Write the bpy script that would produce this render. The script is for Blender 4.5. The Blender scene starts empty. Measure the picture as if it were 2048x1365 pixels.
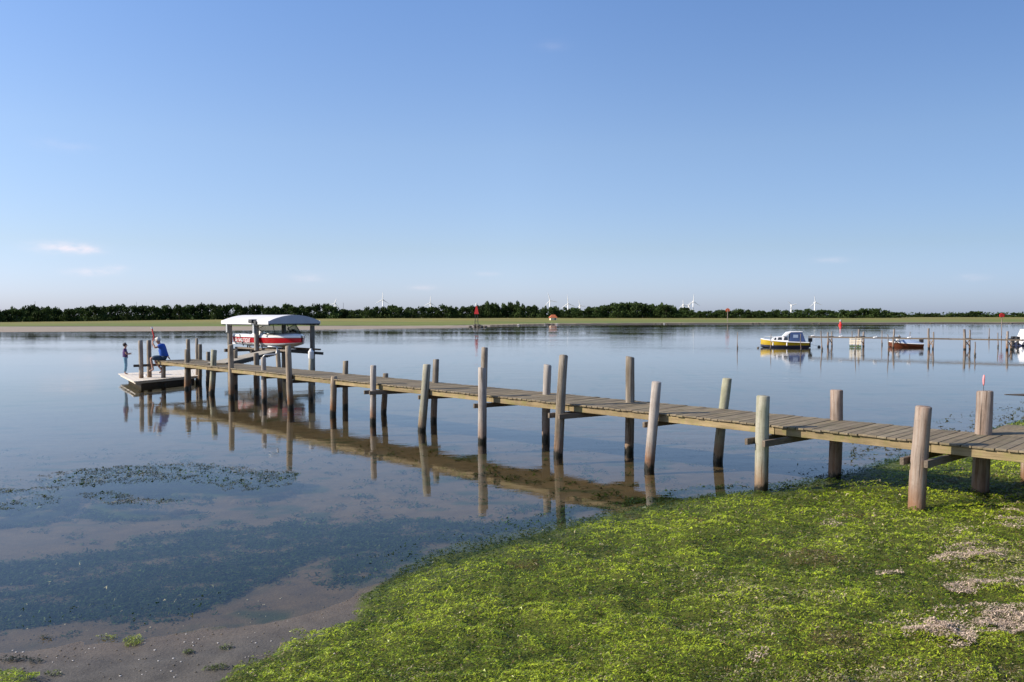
import bpy, bmesh, math, random
import numpy as np
from mathutils import Vector, Matrix

random.seed(7)
rng = np.random.default_rng(7)
sc = bpy.context.scene
COL = sc.collection

# ------------------------------------------------------------------ camera, sky, sun, exposure
H = 2.5                      # eye height above the water
F = 1593.0                   # focal length in pixels of the 2048 wide photograph
PITCH = math.atan((682.5 - 633.0) / F)
cam_d = bpy.data.cameras.new("camera")
cam_d.sensor_width = 36.0
cam_d.lens = 36.0 * F / 2048.0
cam_d.clip_start = 0.05
cam_d.clip_end = 30000
cam = bpy.data.objects.new("camera", cam_d)
COL.objects.link(cam)
cam.location = (0, 0, H)
cam.rotation_euler = (math.pi / 2 - PITCH, 0, 0)
sc.camera = cam

SUN_EL = math.radians(31)
SD = Vector((0.989, 0.148, 0)).normalized()          # horizontal travel direction of sunlight
world = bpy.data.worlds.new("World")
sc.world = world
world.use_nodes = True
wt = world.node_tree
wt.nodes.clear()
w_out = wt.nodes.new('ShaderNodeOutputWorld')
w_bg = wt.nodes.new('ShaderNodeBackground')
w_bg.inputs['Strength'].default_value = 0.105 * 2      # x0.5 sits in the colour ramp below
sky = wt.nodes.new('ShaderNodeTexSky')
sky.sky_type = 'NISHITA'
sky.sun_disc = False
sky.sun_elevation = SUN_EL
sky.sun_rotation = math.atan2(-SD.x, -SD.y)
sky.altitude = 0
sky.air_density = 1.0
sky.dust_density = 0.6
sky.ozone_density = 1.6
wl = wt.links


def wmath(op, a, b=None, c=None):
    n = wt.nodes.new('ShaderNodeMath')
    n.operation = op
    for i, v in enumerate((a, b, c)):
        if v is None:
            continue
        if isinstance(v, (int, float)):
            n.inputs[i].default_value = v
        else:
            wl.new(v, n.inputs[i])
    return n.outputs[0]


w_gam = wt.nodes.new('ShaderNodeGamma')
w_gam.inputs['Gamma'].default_value = 1.0
w_gain = wt.nodes.new('ShaderNodeMix')
w_gain.data_type = 'RGBA'
w_gain.blend_type = 'MULTIPLY'
w_gain.inputs['Factor'].default_value = 1.0
w_gain.inputs['B'].default_value = (1.0, 1.0, 1.0, 1)
wl.new(sky.outputs[0], w_gam.inputs[0])
wl.new(w_gam.outputs[0], w_gain.inputs['A'])
# the air's own colour: paler and bluer towards the horizon, deeper on the side away from the sun
w_tc0 = wt.nodes.new('ShaderNodeTexCoord')
w_sep0 = wt.nodes.new('ShaderNodeSeparateXYZ')
wl.new(w_tc0.outputs['Generated'], w_sep0.inputs[0])


def wramp(src, stops):
    nd = wt.nodes.new('ShaderNodeValToRGB')
    cr = nd.color_ramp
    while len(cr.elements) < len(stops):
        cr.elements.new(0.5)
    for e_, (p_, c_) in zip(cr.elements, stops):
        e_.position = p_
        e_.color = (*c_, 1)
    wl.new(src, nd.inputs[0])
    return nd.outputs[0]


w_r1 = wramp(w_sep0.outputs['Z'], [(0.0, (.375, .440, .74)), (.027, (.395, .445, .70)), (.083, (.425, .440, .55)), (.205, (.500, .515, .59)), (.365, (.470, .540, .67)), (1.0, (.47, .54, .67))])
w_r2 = wramp(w_sep0.outputs['X'], [(0.0, (1, 1, 1)), (.54, (.66, .70, .74)), (1.0, (.60, .64, .70))])
w_m1 = wt.nodes.new('ShaderNodeMix')
w_m1.data_type = 'RGBA'
w_m1.blend_type = 'MULTIPLY'
w_m1.inputs['Factor'].default_value = 1.0
wl.new(w_r1, w_m1.inputs['A'])
wl.new(w_r2, w_m1.inputs['B'])
wl.new(w_m1.outputs['Result'], w_gain.inputs['B'])
# a few small fair-weather clouds low in the sky
w_tc = wt.nodes.new('ShaderNodeTexCoord')
w_sep = wt.nodes.new('ShaderNodeSeparateXYZ')
wl.new(w_tc.outputs['Generated'], w_sep.inputs[0])
w_az = wmath('ARCTAN2', w_sep.outputs['X'], w_sep.outputs['Y'])
w_el = wmath('ARCSINE', w_sep.outputs['Z'])
w_noi = wt.nodes.new('ShaderNodeTexNoise')
w_noi.inputs['Scale'].default_value = 60
w_noi.inputs['Detail'].default_value = 5
w_map = wt.nodes.new('ShaderNodeMapping')
w_map.inputs['Scale'].default_value = (1, 1, 2.5)
wl.new(w_tc.outputs['Generated'], w_map.inputs[0])
wl.new(w_map.outputs[0], w_noi.inputs['Vector'])
cloud = None
for cx, cy, sx, sy, amp in ((128, 496, 40, 9, .70), (172, 500, 26, 6, .55), (185, 545, 32, 6, .42), (226, 536, 20, 5, .38),
                            (848, 576, 26, 5, .20), (1660, 521, 30, 5, .20), (617, 556, 30, 8, .22),
                            (975, 548, 22, 4, .2), (130, 294, 40, 9, .10), (1106, 98, 26, 9, .07), (1945, 555, 22, 5, .2)):
    az = math.atan((cx - 1024) / F)
    el = math.atan((633 - cy) / F * math.cos(az))
    dx = wmath('DIVIDE', wmath('SUBTRACT', w_az, az), sx / F)
    dy = wmath('DIVIDE', wmath('SUBTRACT', w_el, el), sy / F)
    r2 = wmath('ADD', wmath('MULTIPLY', dx, dx), wmath('MULTIPLY', dy, dy))
    g = wmath('MULTIPLY', wmath('EXPONENT', wmath('MULTIPLY', r2, -1.0)), amp)
    cloud = g if cloud is None else wmath('ADD', cloud, g)
cl = wmath('MULTIPLY', cloud, wmath('MULTIPLY_ADD', w_noi.outputs['Fac'], 1.9, -0.45))
clc = wt.nodes.new('ShaderNodeClamp')
wl.new(cl, clc.inputs[0])
w_mix = wt.nodes.new('ShaderNodeMix')
w_mix.data_type = 'RGBA'
wl.new(clc.outputs[0], w_mix.inputs['Factor'])
wl.new(w_gain.outputs['Result'], w_mix.inputs['A'])
w_mix.inputs['B'].default_value = (4.0, 3.35, 3.4, 1)
wl.new(w_mix.outputs['Result'], w_bg.inputs['Color'])
wl.new(w_bg.outputs[0], w_out.inputs[0])

sun_d = bpy.data.lights.new("sun", 'SUN')
sun_d.energy = 4.6
sun_d.angle = math.radians(0.5)
sun_d.color = (1.0, 0.90, 0.76)
sun = bpy.data.objects.new("sun", sun_d)
COL.objects.link(sun)
sdir = Vector((SD.x * math.cos(SUN_EL), SD.y * math.cos(SUN_EL), -math.sin(SUN_EL)))
sun.rotation_euler = sdir.to_track_quat('-Z', 'Y').to_euler()
sun.location = (-30, -10, 30)

sc.view_settings.view_transform = 'Standard'
sc.view_settings.look = 'None'
sc.view_settings.exposure = 0.5
sc.view_settings.gamma = 1.0
sc.view_settings.use_curve_mapping = False
sc.render.engine = 'CYCLES'
sc.cycles.use_denoising = True
sc.cycles.max_bounces = 8
sc.cycles.transparent_max_bounces = 16
sc.cycles.caustics_reflective = False
sc.cycles.caustics_refractive = False


# ------------------------------------------------------------------ placing by measurement
cP, sP = math.cos(PITCH), math.sin(PITCH)


def W(px, py, z=0.0):
    """ground-plan position of the photographed point (px, py) that lies at height z"""
    u = (px - 1024) / F
    v = -(py - 682.5) / F
    dx, dy, dz = u, cP + v * sP, -sP + v * cP
    t = (z - H) / dz
    return Vector((dx * t, dy * t, z))


def Wd(px, py, Y):
    """point on the pixel's ray at ground distance Y"""
    u = (px - 1024) / F
    v = -(py - 682.5) / F
    dx, dy, dz = u, cP + v * sP, -sP + v * cP
    t = Y / dy
    return Vector((dx * t, Y, H + dz * t))


def tpx(P, D, px):
    """distance along direction D from P to where the line crosses image column px"""
    k = (px - 1024) / F
    c0 = P.y * cP + (H - P.z) * sP
    return (k * c0 - P.x) / (D.x - k * (D.y * cP - D.z * sP))


# ------------------------------------------------------------------ mesh and object helpers
class MB:
    def __init__(s):
        s.v, s.f, s.m = [], [], []

    def add(s, vs, fs, m=0):
        o = len(s.v)
        s.v += [tuple(v) for v in vs]
        s.f += [tuple(o + i for i in f) for f in fs]
        s.m += [m] * len(fs)
        return s

    def box(s, c, size, X=None, Y=None, Z=None, m=0):
        X = Vector(X or (1, 0, 0)).normalized()
        Y = Vector(Y or (0, 1, 0)).normalized()
        Z = Vector(Z).normalized() if Z else X.cross(Y).normalized()
        c = Vector(c)
        hx, hy, hz = (q / 2 for q in size)
        vs = [c + X * (i * hx) + Y * (j * hy) + Z * (k * hz) for k in (-1, 1) for i, j in ((-1, -1), (1, -1), (1, 1), (-1, 1))]
        return s.add(vs, [(3, 2, 1, 0), (4, 5, 6, 7), (0, 1, 5, 4), (1, 2, 6, 5), (2, 3, 7, 6), (3, 0, 4, 7)], m)

    def bar(s, a, b, w, h, up=(0, 0, 1), m=0):
        a, b = Vector(a), Vector(b)
        X = (b - a).normalized()
        up = Vector(up)
        if abs(X.dot(up)) > 0.95:
            up = Vector((0, 1, 0))
        Y = up.cross(X).normalized()
        return s.box((a + b) / 2, ((b - a).length, w, h), X, Y, X.cross(Y), m)

    def tube(s, pts, rads, n=10, cap=True, m=0, jit=0.0):
        pts = [Vector(p) for p in pts]
        if isinstance(rads, (int, float)):
            rads = [rads] * len(pts)
        base = len(s.v)
        for i, (p, r) in enumerate(zip(pts, rads)):
            d = (pts[min(i + 1, len(pts) - 1)] - pts[max(i - 1, 0)]).normalized()
            u = d.cross(Vector((0, 1, 0)) if abs(d.y) < 0.9 else Vector((1, 0, 0))).normalized()
            w = d.cross(u).normalized()
            for k in range(n):
                a = 2 * math.pi * k / n
                rr = r * (1 + (jit * math.sin(3 * a + 1.3 * i) if jit else 0) + (random.uniform(-jit, jit) if jit else 0))
                s.v.append(tuple(p + u * (rr * math.cos(a)) + w * (rr * math.sin(a))))
        for i in range(len(pts) - 1):
            for k in range(n):
                a0 = base + i * n + k
                a1 = base + i * n + (k + 1) % n
                s.f.append((a0, a1, a1 + n, a0 + n))
                s.m.append(m)
        if cap:
            s.f.append(tuple(base + k for k in reversed(range(n))))
            s.m.append(m)
            s.f.append(tuple(base + (len(pts) - 1) * n + k for k in range(n)))
            s.m.append(m)
        return s

    def sphere(s, c, r, n=10, k=7, m=0, sc3=(1, 1, 1)):
        c = Vector(c)
        base = len(s.v)
        for i in range(k + 1):
            th = math.pi * i / k
            for j in range(n):
                a = 2 * math.pi * j / n
                s.v.append((c.x + r * sc3[0] * math.sin(th) * math.cos(a), c.y + r * sc3[1] * math.sin(th) * math.sin(a), c.z + r * sc3[2] * math.cos(th)))
        for i in range(k):
            for j in range(n):
                s.f.append((base + i * n + j, base + (i + 1) * n + j, base + (i + 1) * n + (j + 1) % n, base + i * n + (j + 1) % n))
                s.m.append(m)
        return s

    def grid(s, rows, m=0, closed=False):
        base = len(s.v)
        n = len(rows[0])
        for r in rows:
            s.v += [tuple(p) for p in r]
        for i in range(len(rows) - 1):
            for j in range(n - (0 if closed else 1)):
                j2 = (j + 1) % n
                mm = m[j] if isinstance(m, (list, tuple)) else m
                s.f.append((base + i * n + j, base + i * n + j2, base + (i + 1) * n + j2, base + (i + 1) * n + j))
                s.m.append(mm)
        return s

    def mesh(s, name, mats, smooth=False):
        me = bpy.data.meshes.new(name)
        me.from_pydata(s.v, [], s.f)
        if not isinstance(mats, (list, tuple)):
            mats = [mats]
        for q in mats:
            me.materials.append(q)
        me.polygons.foreach_set('material_index', s.m)
        if smooth:
            me.polygons.foreach_set('use_smooth', [True] * len(s.f))
        me.validate()
        me.update()
        return me

    def build(s, name, mats, parent=None, smooth=False, bevel=0.0, autosm=None):
        o = bpy.data.objects.new(name, s.mesh(name, mats, smooth or autosm is not None))
        COL.objects.link(o)
        if parent:
            o.parent = parent
        if autosm is not None:
            o.data.set_sharp_from_angle(angle=math.radians(autosm))
        if bevel:
            md = o.modifiers.new('bevel', 'BEVEL')
            md.width = bevel
            md.segments = 2
            md.limit_method = 'ANGLE'
        return o


def tag(o, label, cat, group=None, kind=None):
    o['label'] = label
    o['category'] = cat
    if group:
        o['group'] = group
    if kind:
        o['kind'] = kind
    return o


def thing(name, label, cat, loc=(0, 0, 0), rz=0, group=None):
    o = bpy.data.objects.new(name, None)
    o.empty_display_size = 0.2
    COL.objects.link(o)
    o.location = loc
    o.rotation_euler = (0, 0, rz)
    return tag(o, label, cat, group)


def copy_tree(o, parent=None):
    c = o.copy()
    COL.objects.link(c)
    c.parent = parent
    for ch in [q for q in bpy.data.objects if q.parent == o]:
        copy_tree(ch, c)
    return c


# ------------------------------------------------------------------ materials
class NT:
    """tiny node-tree writer"""

    def __init__(s, name):
        s.mat = bpy.data.materials.new(name)
        s.mat.use_nodes = True
        s.t = s.mat.node_tree
        s.t.nodes.clear()
        s.out = s.t.nodes.new('ShaderNodeOutputMaterial')

    def n(s, kind, **kw):
        nd = s.t.nodes.new('ShaderNode' + kind)
        for k, v in kw.items():
            if k.startswith('_'):
                setattr(nd, k[1:], v)
            else:
                s.set(nd, k, v)
        return nd

    def set(s, nd, k, v):
        inp = nd.inputs[int(k[1:])] if (k[0] == 'i' and k[1:].isdigit()) else nd.inputs[k.replace('__', ' ')]
        if isinstance(v, bpy.types.NodeSocket):
            s.t.links.new(v, inp)
        elif isinstance(v, (tuple, list)) and len(v) == 3 and inp.type == 'RGBA':
            inp.default_value = (*v, 1)
        else:
            inp.default_value = v

    def math(s, op, a, b=0.0, c=0.0, clamp=False):
        nd = s.n('Math', _operation=op, i0=a, i1=b, i2=c)
        nd.use_clamp = clamp
        return nd.outputs[0]

    def mix(s, f, a, b, mode='MIX'):
        nd = s.t.nodes.new('ShaderNodeMix')
        nd.data_type = 'RGBA'
        nd.blend_type = mode
        for k, v in (('Factor', f), ('A', a), ('B', b)):
            inp = [q for q in nd.inputs if q.name == k and (q.type == 'RGBA' if k != 'Factor' else q.type == 'VALUE')][0]
            if isinstance(v, bpy.types.NodeSocket):
                s.t.links.new(v, inp)
            elif isinstance(v, (tuple, list)):
                inp.default_value = (*v[:3], 1)
            else:
                inp.default_value = v
        return [q for q in nd.outputs if q.type == 'RGBA'][0]

    def noise(s, vec, scale, detail=4, rough=0.55, stretch=None):
        if stretch:
            mp = s.n('Mapping', Vector=vec, Scale=stretch)
            vec = mp.outputs[0]
        return s.n('TexNoise', Vector=vec, Scale=scale, Detail=detail, Roughness=rough).outputs['Fac']

    def ramp(s, f, stops):
        nd = s.n('ValToRGB', Fac=f)
        cr = nd.color_ramp
        while len(cr.elements) < len(stops):
            cr.elements.new(0.5)
        for e, (p, c) in zip(cr.elements, stops):
            e.position = p
            e.color = (*c, 1) if len(c) == 3 else c
        return nd.outputs[0]

    def done(s, shader):
        s.t.links.new(shader, s.out.inputs[0])
        return s.mat


def paint(name, col, rough=0.5, var=0.12, scale=3.0, metal=0.0, dirt=None, bump=0.0, spec=0.5):
    k = NT(name)
    oc = k.n('TexCoord').outputs['Object']
    a = k.noise(oc, scale, 5)
    b = k.noise(oc, scale * 9, 3)
    lo = tuple(max(0, c * (1 - var * 2)) for c in col)
    hi = tuple(min(1, c * (1 + var)) for c in col)
    c = k.mix(k.math('MULTIPLY_ADD', k.math('ADD', a, k.math('MULTIPLY', b, 0.5)), 1.6, -0.7, clamp=True), lo, hi)
    if dirt:
        d = k.noise(oc, scale * 0.8, 7, 0.7, (1, 1, 0.35))
        c = k.mix(k.math('MULTIPLY_ADD', d, 4.0, -2.2, clamp=True), c, dirt)
    bs = k.n('BsdfPrincipled', Base__Color=c, Roughness=rough, Metallic=metal)
    bs.inputs['Specular IOR Level'].default_value = spec
    if bump:
        bp = k.n('Bump', Strength=bump, Distance=0.02, Height=b)
        k.set(bs, 'Normal', bp.outputs[0])
    return k.done(bs.outputs[0])


def wood(name, light, dark, axis='Z', stain=False, rough=0.8, randv=0.35, green=None, grain=1.0, tint=None):
    """weathered timber; grain runs along the axis; stain = water line stain by height above water"""
    k = NT(name)
    oc = k.n('TexCoord').outputs['Object']
    oi = k.n('ObjectInfo').outputs['Random']
    off = k.n('CombineXYZ', i0=k.math('MULTIPLY', oi, 37.0), i1=k.math('MULTIPLY', oi, 91.0), i2=k.math('MULTIPLY', oi, 53.0)).outputs[0]
    vec = k.n('VectorMath', _operation='ADD', i0=oc, i1=off).outputs[0]
    st = {'X': (0.06, 1, 1), 'Y': (1, 0.06, 1), 'Z': (1, 1, 0.06)}[axis]
    g1 = k.noise(vec, 34 * grain, 5, 0.65, st)
    g2 = k.noise(vec, 110 * grain, 3, 0.6, st)
    g3 = k.noise(vec, 3.5, 4, 0.6)
    f = k.math('ADD', k.math('MULTIPLY', g1, 0.75), k.math('MULTIPLY', g3, 0.55))
    f = k.math('MULTIPLY_ADD', f, 2.4, -1.02, clamp=True)
    c = k.mix(f, dark, light)
    crack = k.math('MULTIPLY_ADD', g2, 7.0, -4.2, clamp=True)
    c = k.mix(k.math('MULTIPLY', crack, 0.6), c, tuple(q * 0.3 for q in dark))
    if green:
        gm = k.math('MULTIPLY_ADD', k.noise(vec, 5.0, 6, 0.7), 5.0, -2.45, clamp=True)
        c = k.mix(k.math('MULTIPLY', gm, 0.7), c, green)
    rv = k.math('MULTIPLY_ADD', oi, randv, 1 - randv * 0.55)
    c = k.mix(1.0, c, k.n('CombineColor', i0=rv, i1=rv, i2=rv).outputs[0], 'MULTIPLY')
    if stain:
        stk = k.math('MULTIPLY_ADD', k.noise(vec, 16, 5, 0.7, (1, 1, 0.05)), 5.0, -2.1, clamp=True)
        c = k.mix(k.math('MULTIPLY', stk, 0.5), c, (0.47, 0.43, 0.38))
        ck = k.math('MULTIPLY_ADD', k.noise(vec, 48, 3, 0.5, (1, 1, 0.018)), 16.0, -9.9, clamp=True)
        c = k.mix(k.math('MULTIPLY', ck, 0.8), c, (0.03, 0.022, 0.016))
        blt = k.math('MULTIPLY_ADD', k.noise(vec, 26, 5, 0.75), 6.0, -3.4, clamp=True)
        c = k.mix(k.math('MULTIPLY', blt, 0.6), c, (0.10, 0.07, 0.05))
    if tint:      # a per-object shift of hue from grey to brown to greenish
        r2 = k.n('TexWhiteNoise', _noise_dimensions='1D', W=oi).outputs['Value']
        c = k.mix(k.math('MULTIPLY', r2, 0.55), c, k.mix(1.0, c, tint, 'MULTIPLY'))
    roughv = rough
    if stain:
        pz = k.n('SeparateXYZ', i0=k.n('NewGeometry').outputs['Position']).outputs['Z']
        wob = k.math('MULTIPLY', k.noise(vec, 9, 5, 0.65, (1, 1, 0.4)), 0.32)
        z1 = k.math('SUBTRACT', pz, wob)
        m1 = k.math('MULTIPLY_ADD', z1, -3.2, 1.1, clamp=True)          # rusty brown stain
        c = k.mix(k.math('MULTIPLY', m1, k.math('MULTIPLY_ADD', oi, 0.5, 0.42)), c, k.mix(g3, (0.075, 0.032, 0.012), (0.29, 0.125, 0.042)))
        m2 = k.math('MULTIPLY_ADD', z1, -14, -0.3, clamp=True)          # dark wet foot
        c = k.mix(m2, c, (0.018, 0.016, 0.010))
        roughv = k.math('MULTIPLY_ADD', m2, -0.45, 0.8)
        bn = k.math('MULTIPLY_ADD', k.n('TexVoronoi', Vector=vec, Scale=45.0).outputs['Distance'], -8.0, 1.6, clamp=True)
        bm_ = k.math('MULTIPLY', bn, k.math('MULTIPLY', k.math('MULTIPLY_ADD', k.noise(vec, 7, 3), 6.0, -3.1, clamp=True), m1))
        c = k.mix(k.math('MULTIPLY', bm_, 0.75), c, (0.42, 0.38, 0.33))
    bp = k.n('Bump', Strength=0.5, Distance=0.006, Height=k.math('ADD', g1, k.math('MULTIPLY', g2, 0.5)))
    bs = k.n('BsdfPrincipled', Base__Color=c, Roughness=roughv, Normal=bp.outputs[0])
    bs.inputs['Specular IOR Level'].default_value = 0.3
    return k.done(bs.outputs[0])


M_post = wood('weathered_pile', (0.34, 0.285, 0.225), (0.105, 0.08, 0.058), 'Z', stain=True, tint=(1.0, 0.86, 0.62), randv=0.4)
M_postv = [M_post,
           wood('pale_greenish_pile', (0.43, 0.41, 0.31), (0.17, 0.155, 0.11), 'Z', stain=True, tint=(.95, 1.0, .85), randv=.25, green=(.20, .21, .13)),
           wood('reddish_brown_pile', (0.33, 0.235, 0.175), (0.12, 0.078, 0.052), 'Z', stain=True, tint=(1.0, .9, .85), randv=.25),
           wood('bleached_grey_pile', (0.47, 0.43, 0.385), (0.18, 0.15, 0.125), 'Z', stain=True, tint=(1.0, .95, .92), randv=.2),
           wood('dark_brown_pile', (0.25, 0.205, 0.15), (0.085, 0.065, 0.045), 'Z', stain=True, tint=(1.0, .95, .8), randv=.25)]
M_plank = wood('weathered_plank', (0.285, 0.232, 0.155), (0.125, 0.098, 0.066), 'Y', randv=0.34, green=(0.17, 0.155, 0.08), tint=(1.0, 0.93, 0.8))
M_string = wood('stringer_timber', (0.36, 0.27, 0.145), (0.15, 0.11, 0.055), 'X', randv=0.3, green=(0.20, 0.20, 0.05), grain=0.6)
M_beam = wood('crossbeam_timber', (0.22, 0.175, 0.13), (0.09, 0.07, 0.05), 'Y', randv=0.3)
M_liftpost = wood('lift_post_timber', (0.30, 0.27, 0.22), (0.12, 0.105, 0.08), 'Z', stain=True, randv=0.2)
M_farwood = wood('far_timber', (0.30, 0.23, 0.18), (0.12, 0.09, 0.07), 'Z', stain=True, randv=0.5)
M_darkwood = wood('dark_timber', (0.11, 0.09, 0.07), (0.04, 0.035, 0.028), 'X')
M_palewood = wood('pale_timber', (0.55, 0.49, 0.38), (0.38, 0.33, 0.25), 'X', randv=0.1)
M_white = paint('white_paint', (0.78, 0.77, 0.74), 0.35, 0.04, 2)
M_cream = paint('cream_boards', (0.68, 0.61, 0.51), 0.7, 0.06, 2, dirt=(0.6, 0.52, 0.40))
M_gel = paint('white_gelcoat', (0.82, 0.80, 0.77), 0.18, 0.03, 2)
M_red = paint('red_gelcoat', (0.58, 0.018, 0.028), 0.2, 0.05, 2)
M_black = paint('black_rubber', (0.02, 0.02, 0.022), 0.6, 0.1, 5)
M_metal = paint('galvanised_metal', (0.45, 0.46, 0.46), 0.45, 0.1, 4, metal=0.7)
M_dkmetal = paint('dark_metal', (0.06, 0.06, 0.06), 0.5, 0.1, 4, metal=0.4)
M_canvasw = paint('white_canopy_cloth', (0.60, 0.60, 0.63), 0.75, 0.06, 1.5, dirt=(0.6, 0.59, 0.58))
M_yellow = paint('yellow_hull_paint', (0.50, 0.33, 0.012), 0.35, 0.08, 3)
M_navy = paint('navy_antifoul', (0.012, 0.018, 0.05), 0.5, 0.1, 3)
M_navycloth = paint('navy_canvas', (0.03, 0.06, 0.16), 0.85, 0.15, 4)
M_bluecover = paint('blue_grey_cover', (0.28, 0.36, 0.50), 0.75, 0.1, 4)
M_brickred = paint('brown_red_hull', (0.14, 0.038, 0.016), 0.4, 0.12, 3)
M_markred = paint('signal_red', (0.70, 0.035, 0.025), 0.5, 0.08, 4)
M_markorange = paint('signal_orange', (0.80, 0.16, 0.06), 0.6, 0.08, 4)
M_pink = paint('faded_pink_plastic', (0.85, 0.30, 0.30), 0.4, 0.1, 20)
M_stone = paint('dark_boulder', (0.14, 0.12, 0.095), 0.85, 0.3, 2, bump=0.6)
M_palestone = paint('pale_boulder', (0.55, 0.52, 0.48), 0.85, 0.2, 2, bump=0.5)
M_rope = paint('mooring_rope', (0.25, 0.22, 0.18), 0.9, 0.2, 8)
M_skin = paint('skin', (0.45, 0.24, 0.16), 0.55, 0.05, 9)
M_hair = paint('dark_hair', (0.035, 0.022, 0.014), 0.7, 0.2, 20)
M_greyhair = paint('pale_grey_hair', (0.62, 0.58, 0.52), 0.8, 0.1, 20)
M_blueshirt = paint('blue_cotton', (0.022, 0.10, 0.45), 0.85, 0.12, 6)
M_purple = paint('dark_purple_cotton', (0.075, 0.035, 0.13), 0.85, 0.2, 6)
M_jeans = paint('light_blue_denim', (0.20, 0.36, 0.46), 0.85, 0.2, 8)
M_shorts = paint('dark_grey_blue_shorts', (0.03, 0.055, 0.09), 0.85, 0.15, 8)
M_sole = paint('brown_leather', (0.08, 0.045, 0.03), 0.6, 0.1, 8)
M_turbine = paint('turbine_white', (0.80, 0.80, 0.80), 0.5, 0.02, 0.1)
M_tile = paint('orange_roof_tiles', (0.55, 0.15, 0.06), 0.8, 0.12, 1)
M_cream2 = paint('cream_wall', (0.75, 0.66, 0.50), 0.8, 0.05, 1)


def glass(name, tint=(0.55, 0.6, 0.6)):
    k = NT(name)
    bf = k.n('NewGeometry').outputs['Backfacing']
    fr = k.n('Fresnel', IOR=k.math('MULTIPLY_ADD', bf, 1 / 1.45 - 1.45, 1.45)).outputs[0]
    tr = k.n('BsdfTransparent', Color=tint)
    gl = k.n('BsdfGlossy', Roughness=0.03)
    mx = k.n('MixShader', i0=k.math('MULTIPLY', fr, 0.8), i1=tr.outputs[0], i2=gl.outputs[0])
    return k.done(mx.outputs[0])


M_glass = glass('tinted_acrylic', (0.76, 0.80, 0.78))
M_dkglass = paint('dark_window_glass', (0.04, 0.045, 0.05), 0.08, 0.1, 2)


def water_mat():
    k = NT('clear_shallow_water')
    pos = k.n('NewGeometry').outputs['Position']
    fine = k.noise(pos, 2.6, 3, 0.55, (1, 2.4, 1))
    mid = k.noise(pos, 0.55, 3, 0.5, (1, 2.2, 1))
    patch = k.noise(pos, 0.018, 3, 0.5, (1, 2.6, 1))
    micro = k.noise(pos, 16, 2, 0.5, (1, 1.7, 1))
    amp = k.math('MULTIPLY_ADD', patch, 4.0, -1.6, clamp=True)
    h = k.math('ADD', k.math('MULTIPLY', fine, 0.0045), k.math('MULTIPLY', mid, 0.020))
    h = k.math('ADD', h, k.math('MULTIPLY', micro, 0.0009))
    h = k.math('MULTIPLY', h, k.math('MULTIPLY_ADD', amp, 0.55, 0.10))
    bp = k.n('Bump', Strength=1.0, Distance=1.0, Height=h)
    # water seen from either side reflects like water seen from the air (keeps the shallows sunlit)
    bf = k.n('NewGeometry').outputs['Backfacing']
    fr = k.n('Fresnel', IOR=k.math('MULTIPLY_ADD', bf, 1 / 1.26 - 1.26, 1.26), Normal=bp.outputs[0]).outputs[0]
    gl = k.n('BsdfGlossy', Roughness=0.025, Normal=bp.outputs[0], Color=(0.96, 0.97, 1.0))
    tr = k.n('BsdfTransparent', Color=(0.82, 0.79, 0.63))
    mx = k.n('MixShader', i0=fr, i1=tr.outputs[0], i2=gl.outputs[0])
    return k.done(mx.outputs[0])


def ground_mat():
    k = NT('shore_ground')
    pos = k.n('NewGeometry').outputs['Position']
    col = k.n('Attribute', _attribute_name='albedo').outputs['Color']
    a = k.noise(pos, 4.0, 7, 0.7)
    b = k.noise(pos, 38.0, 4, 0.7)
    c2 = k.noise(pos, 0.35, 6, 0.6, (1, 1.8, 1))
    f = k.math('ADD', k.math('MULTIPLY', a, 0.9), k.math('ADD', k.math('MULTIPLY', b, 0.55), k.math('MULTIPLY', c2, 0.5)))
    rv = k.math('MULTIPLY_ADD', f, 1.5, -0.42)
    c = k.mix(1.0, col, k.n('CombineColor', i0=rv, i1=rv, i2=rv).outputs[0], 'MULTIPLY')
    sp = k.math('MULTIPLY_ADD', k.noise(pos, 70, 3, 0.6), 12.0, -8.0, clamp=True)
    c = k.mix(k.math('MULTIPLY', sp, 0.35), c, (0.02, 0.018, 0.015))
    wet = k.n('Attribute', _attribute_name='wet').outputs['Fac']
    rg = k.math('MULTIPLY_ADD', wet, -0.42, 0.92)
    bp = k.n('Bump', Strength=0.55, Distance=0.012, Height=k.math('ADD', b, k.math('MULTIPLY', a, 1.2)))
    bs = k.n('BsdfPrincipled', Base__Color=c, Roughness=rg, Normal=bp.outputs[0])
    bs.inputs['Specular IOR Level'].default_value = 0.35
    return k.done(bs.outputs[0])


def strand_mat(name, rough=0.45, trans=0.3):
    """colour comes from a per-strand attribute with fine mottling"""
    k = NT(name)
    col = k.n('Attribute', _attribute_name='albedo').outputs['Color']
    pos = k.n('NewGeometry').outputs['Position']
    a = k.noise(pos, 55, 3)
    rv = k.math('MULTIPLY_ADD', a, 1.6, 0.25)
    c = k.mix(1.0, col, k.n('CombineColor', i0=rv, i1=rv, i2=rv).outputs[0], 'MULTIPLY')
    bs = k.n('BsdfPrincipled', Base__Color=c, Roughness=rough)
    bs.inputs['Specular IOR Level'].default_value = 0.4
    tl = k.n('BsdfTranslucent', Color=c)
    mx = k.n('MixShader', i0=trans, i1=bs.outputs[0], i2=tl.outputs[0])
    return k.done(mx.outputs[0])


M_water = water_mat()
M_ground = ground_mat()
M_algae = strand_mat('sea_lettuce', 0.38, 0.32)
M_straw = strand_mat('dried_seaweed', 0.8, 0.1)


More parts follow.
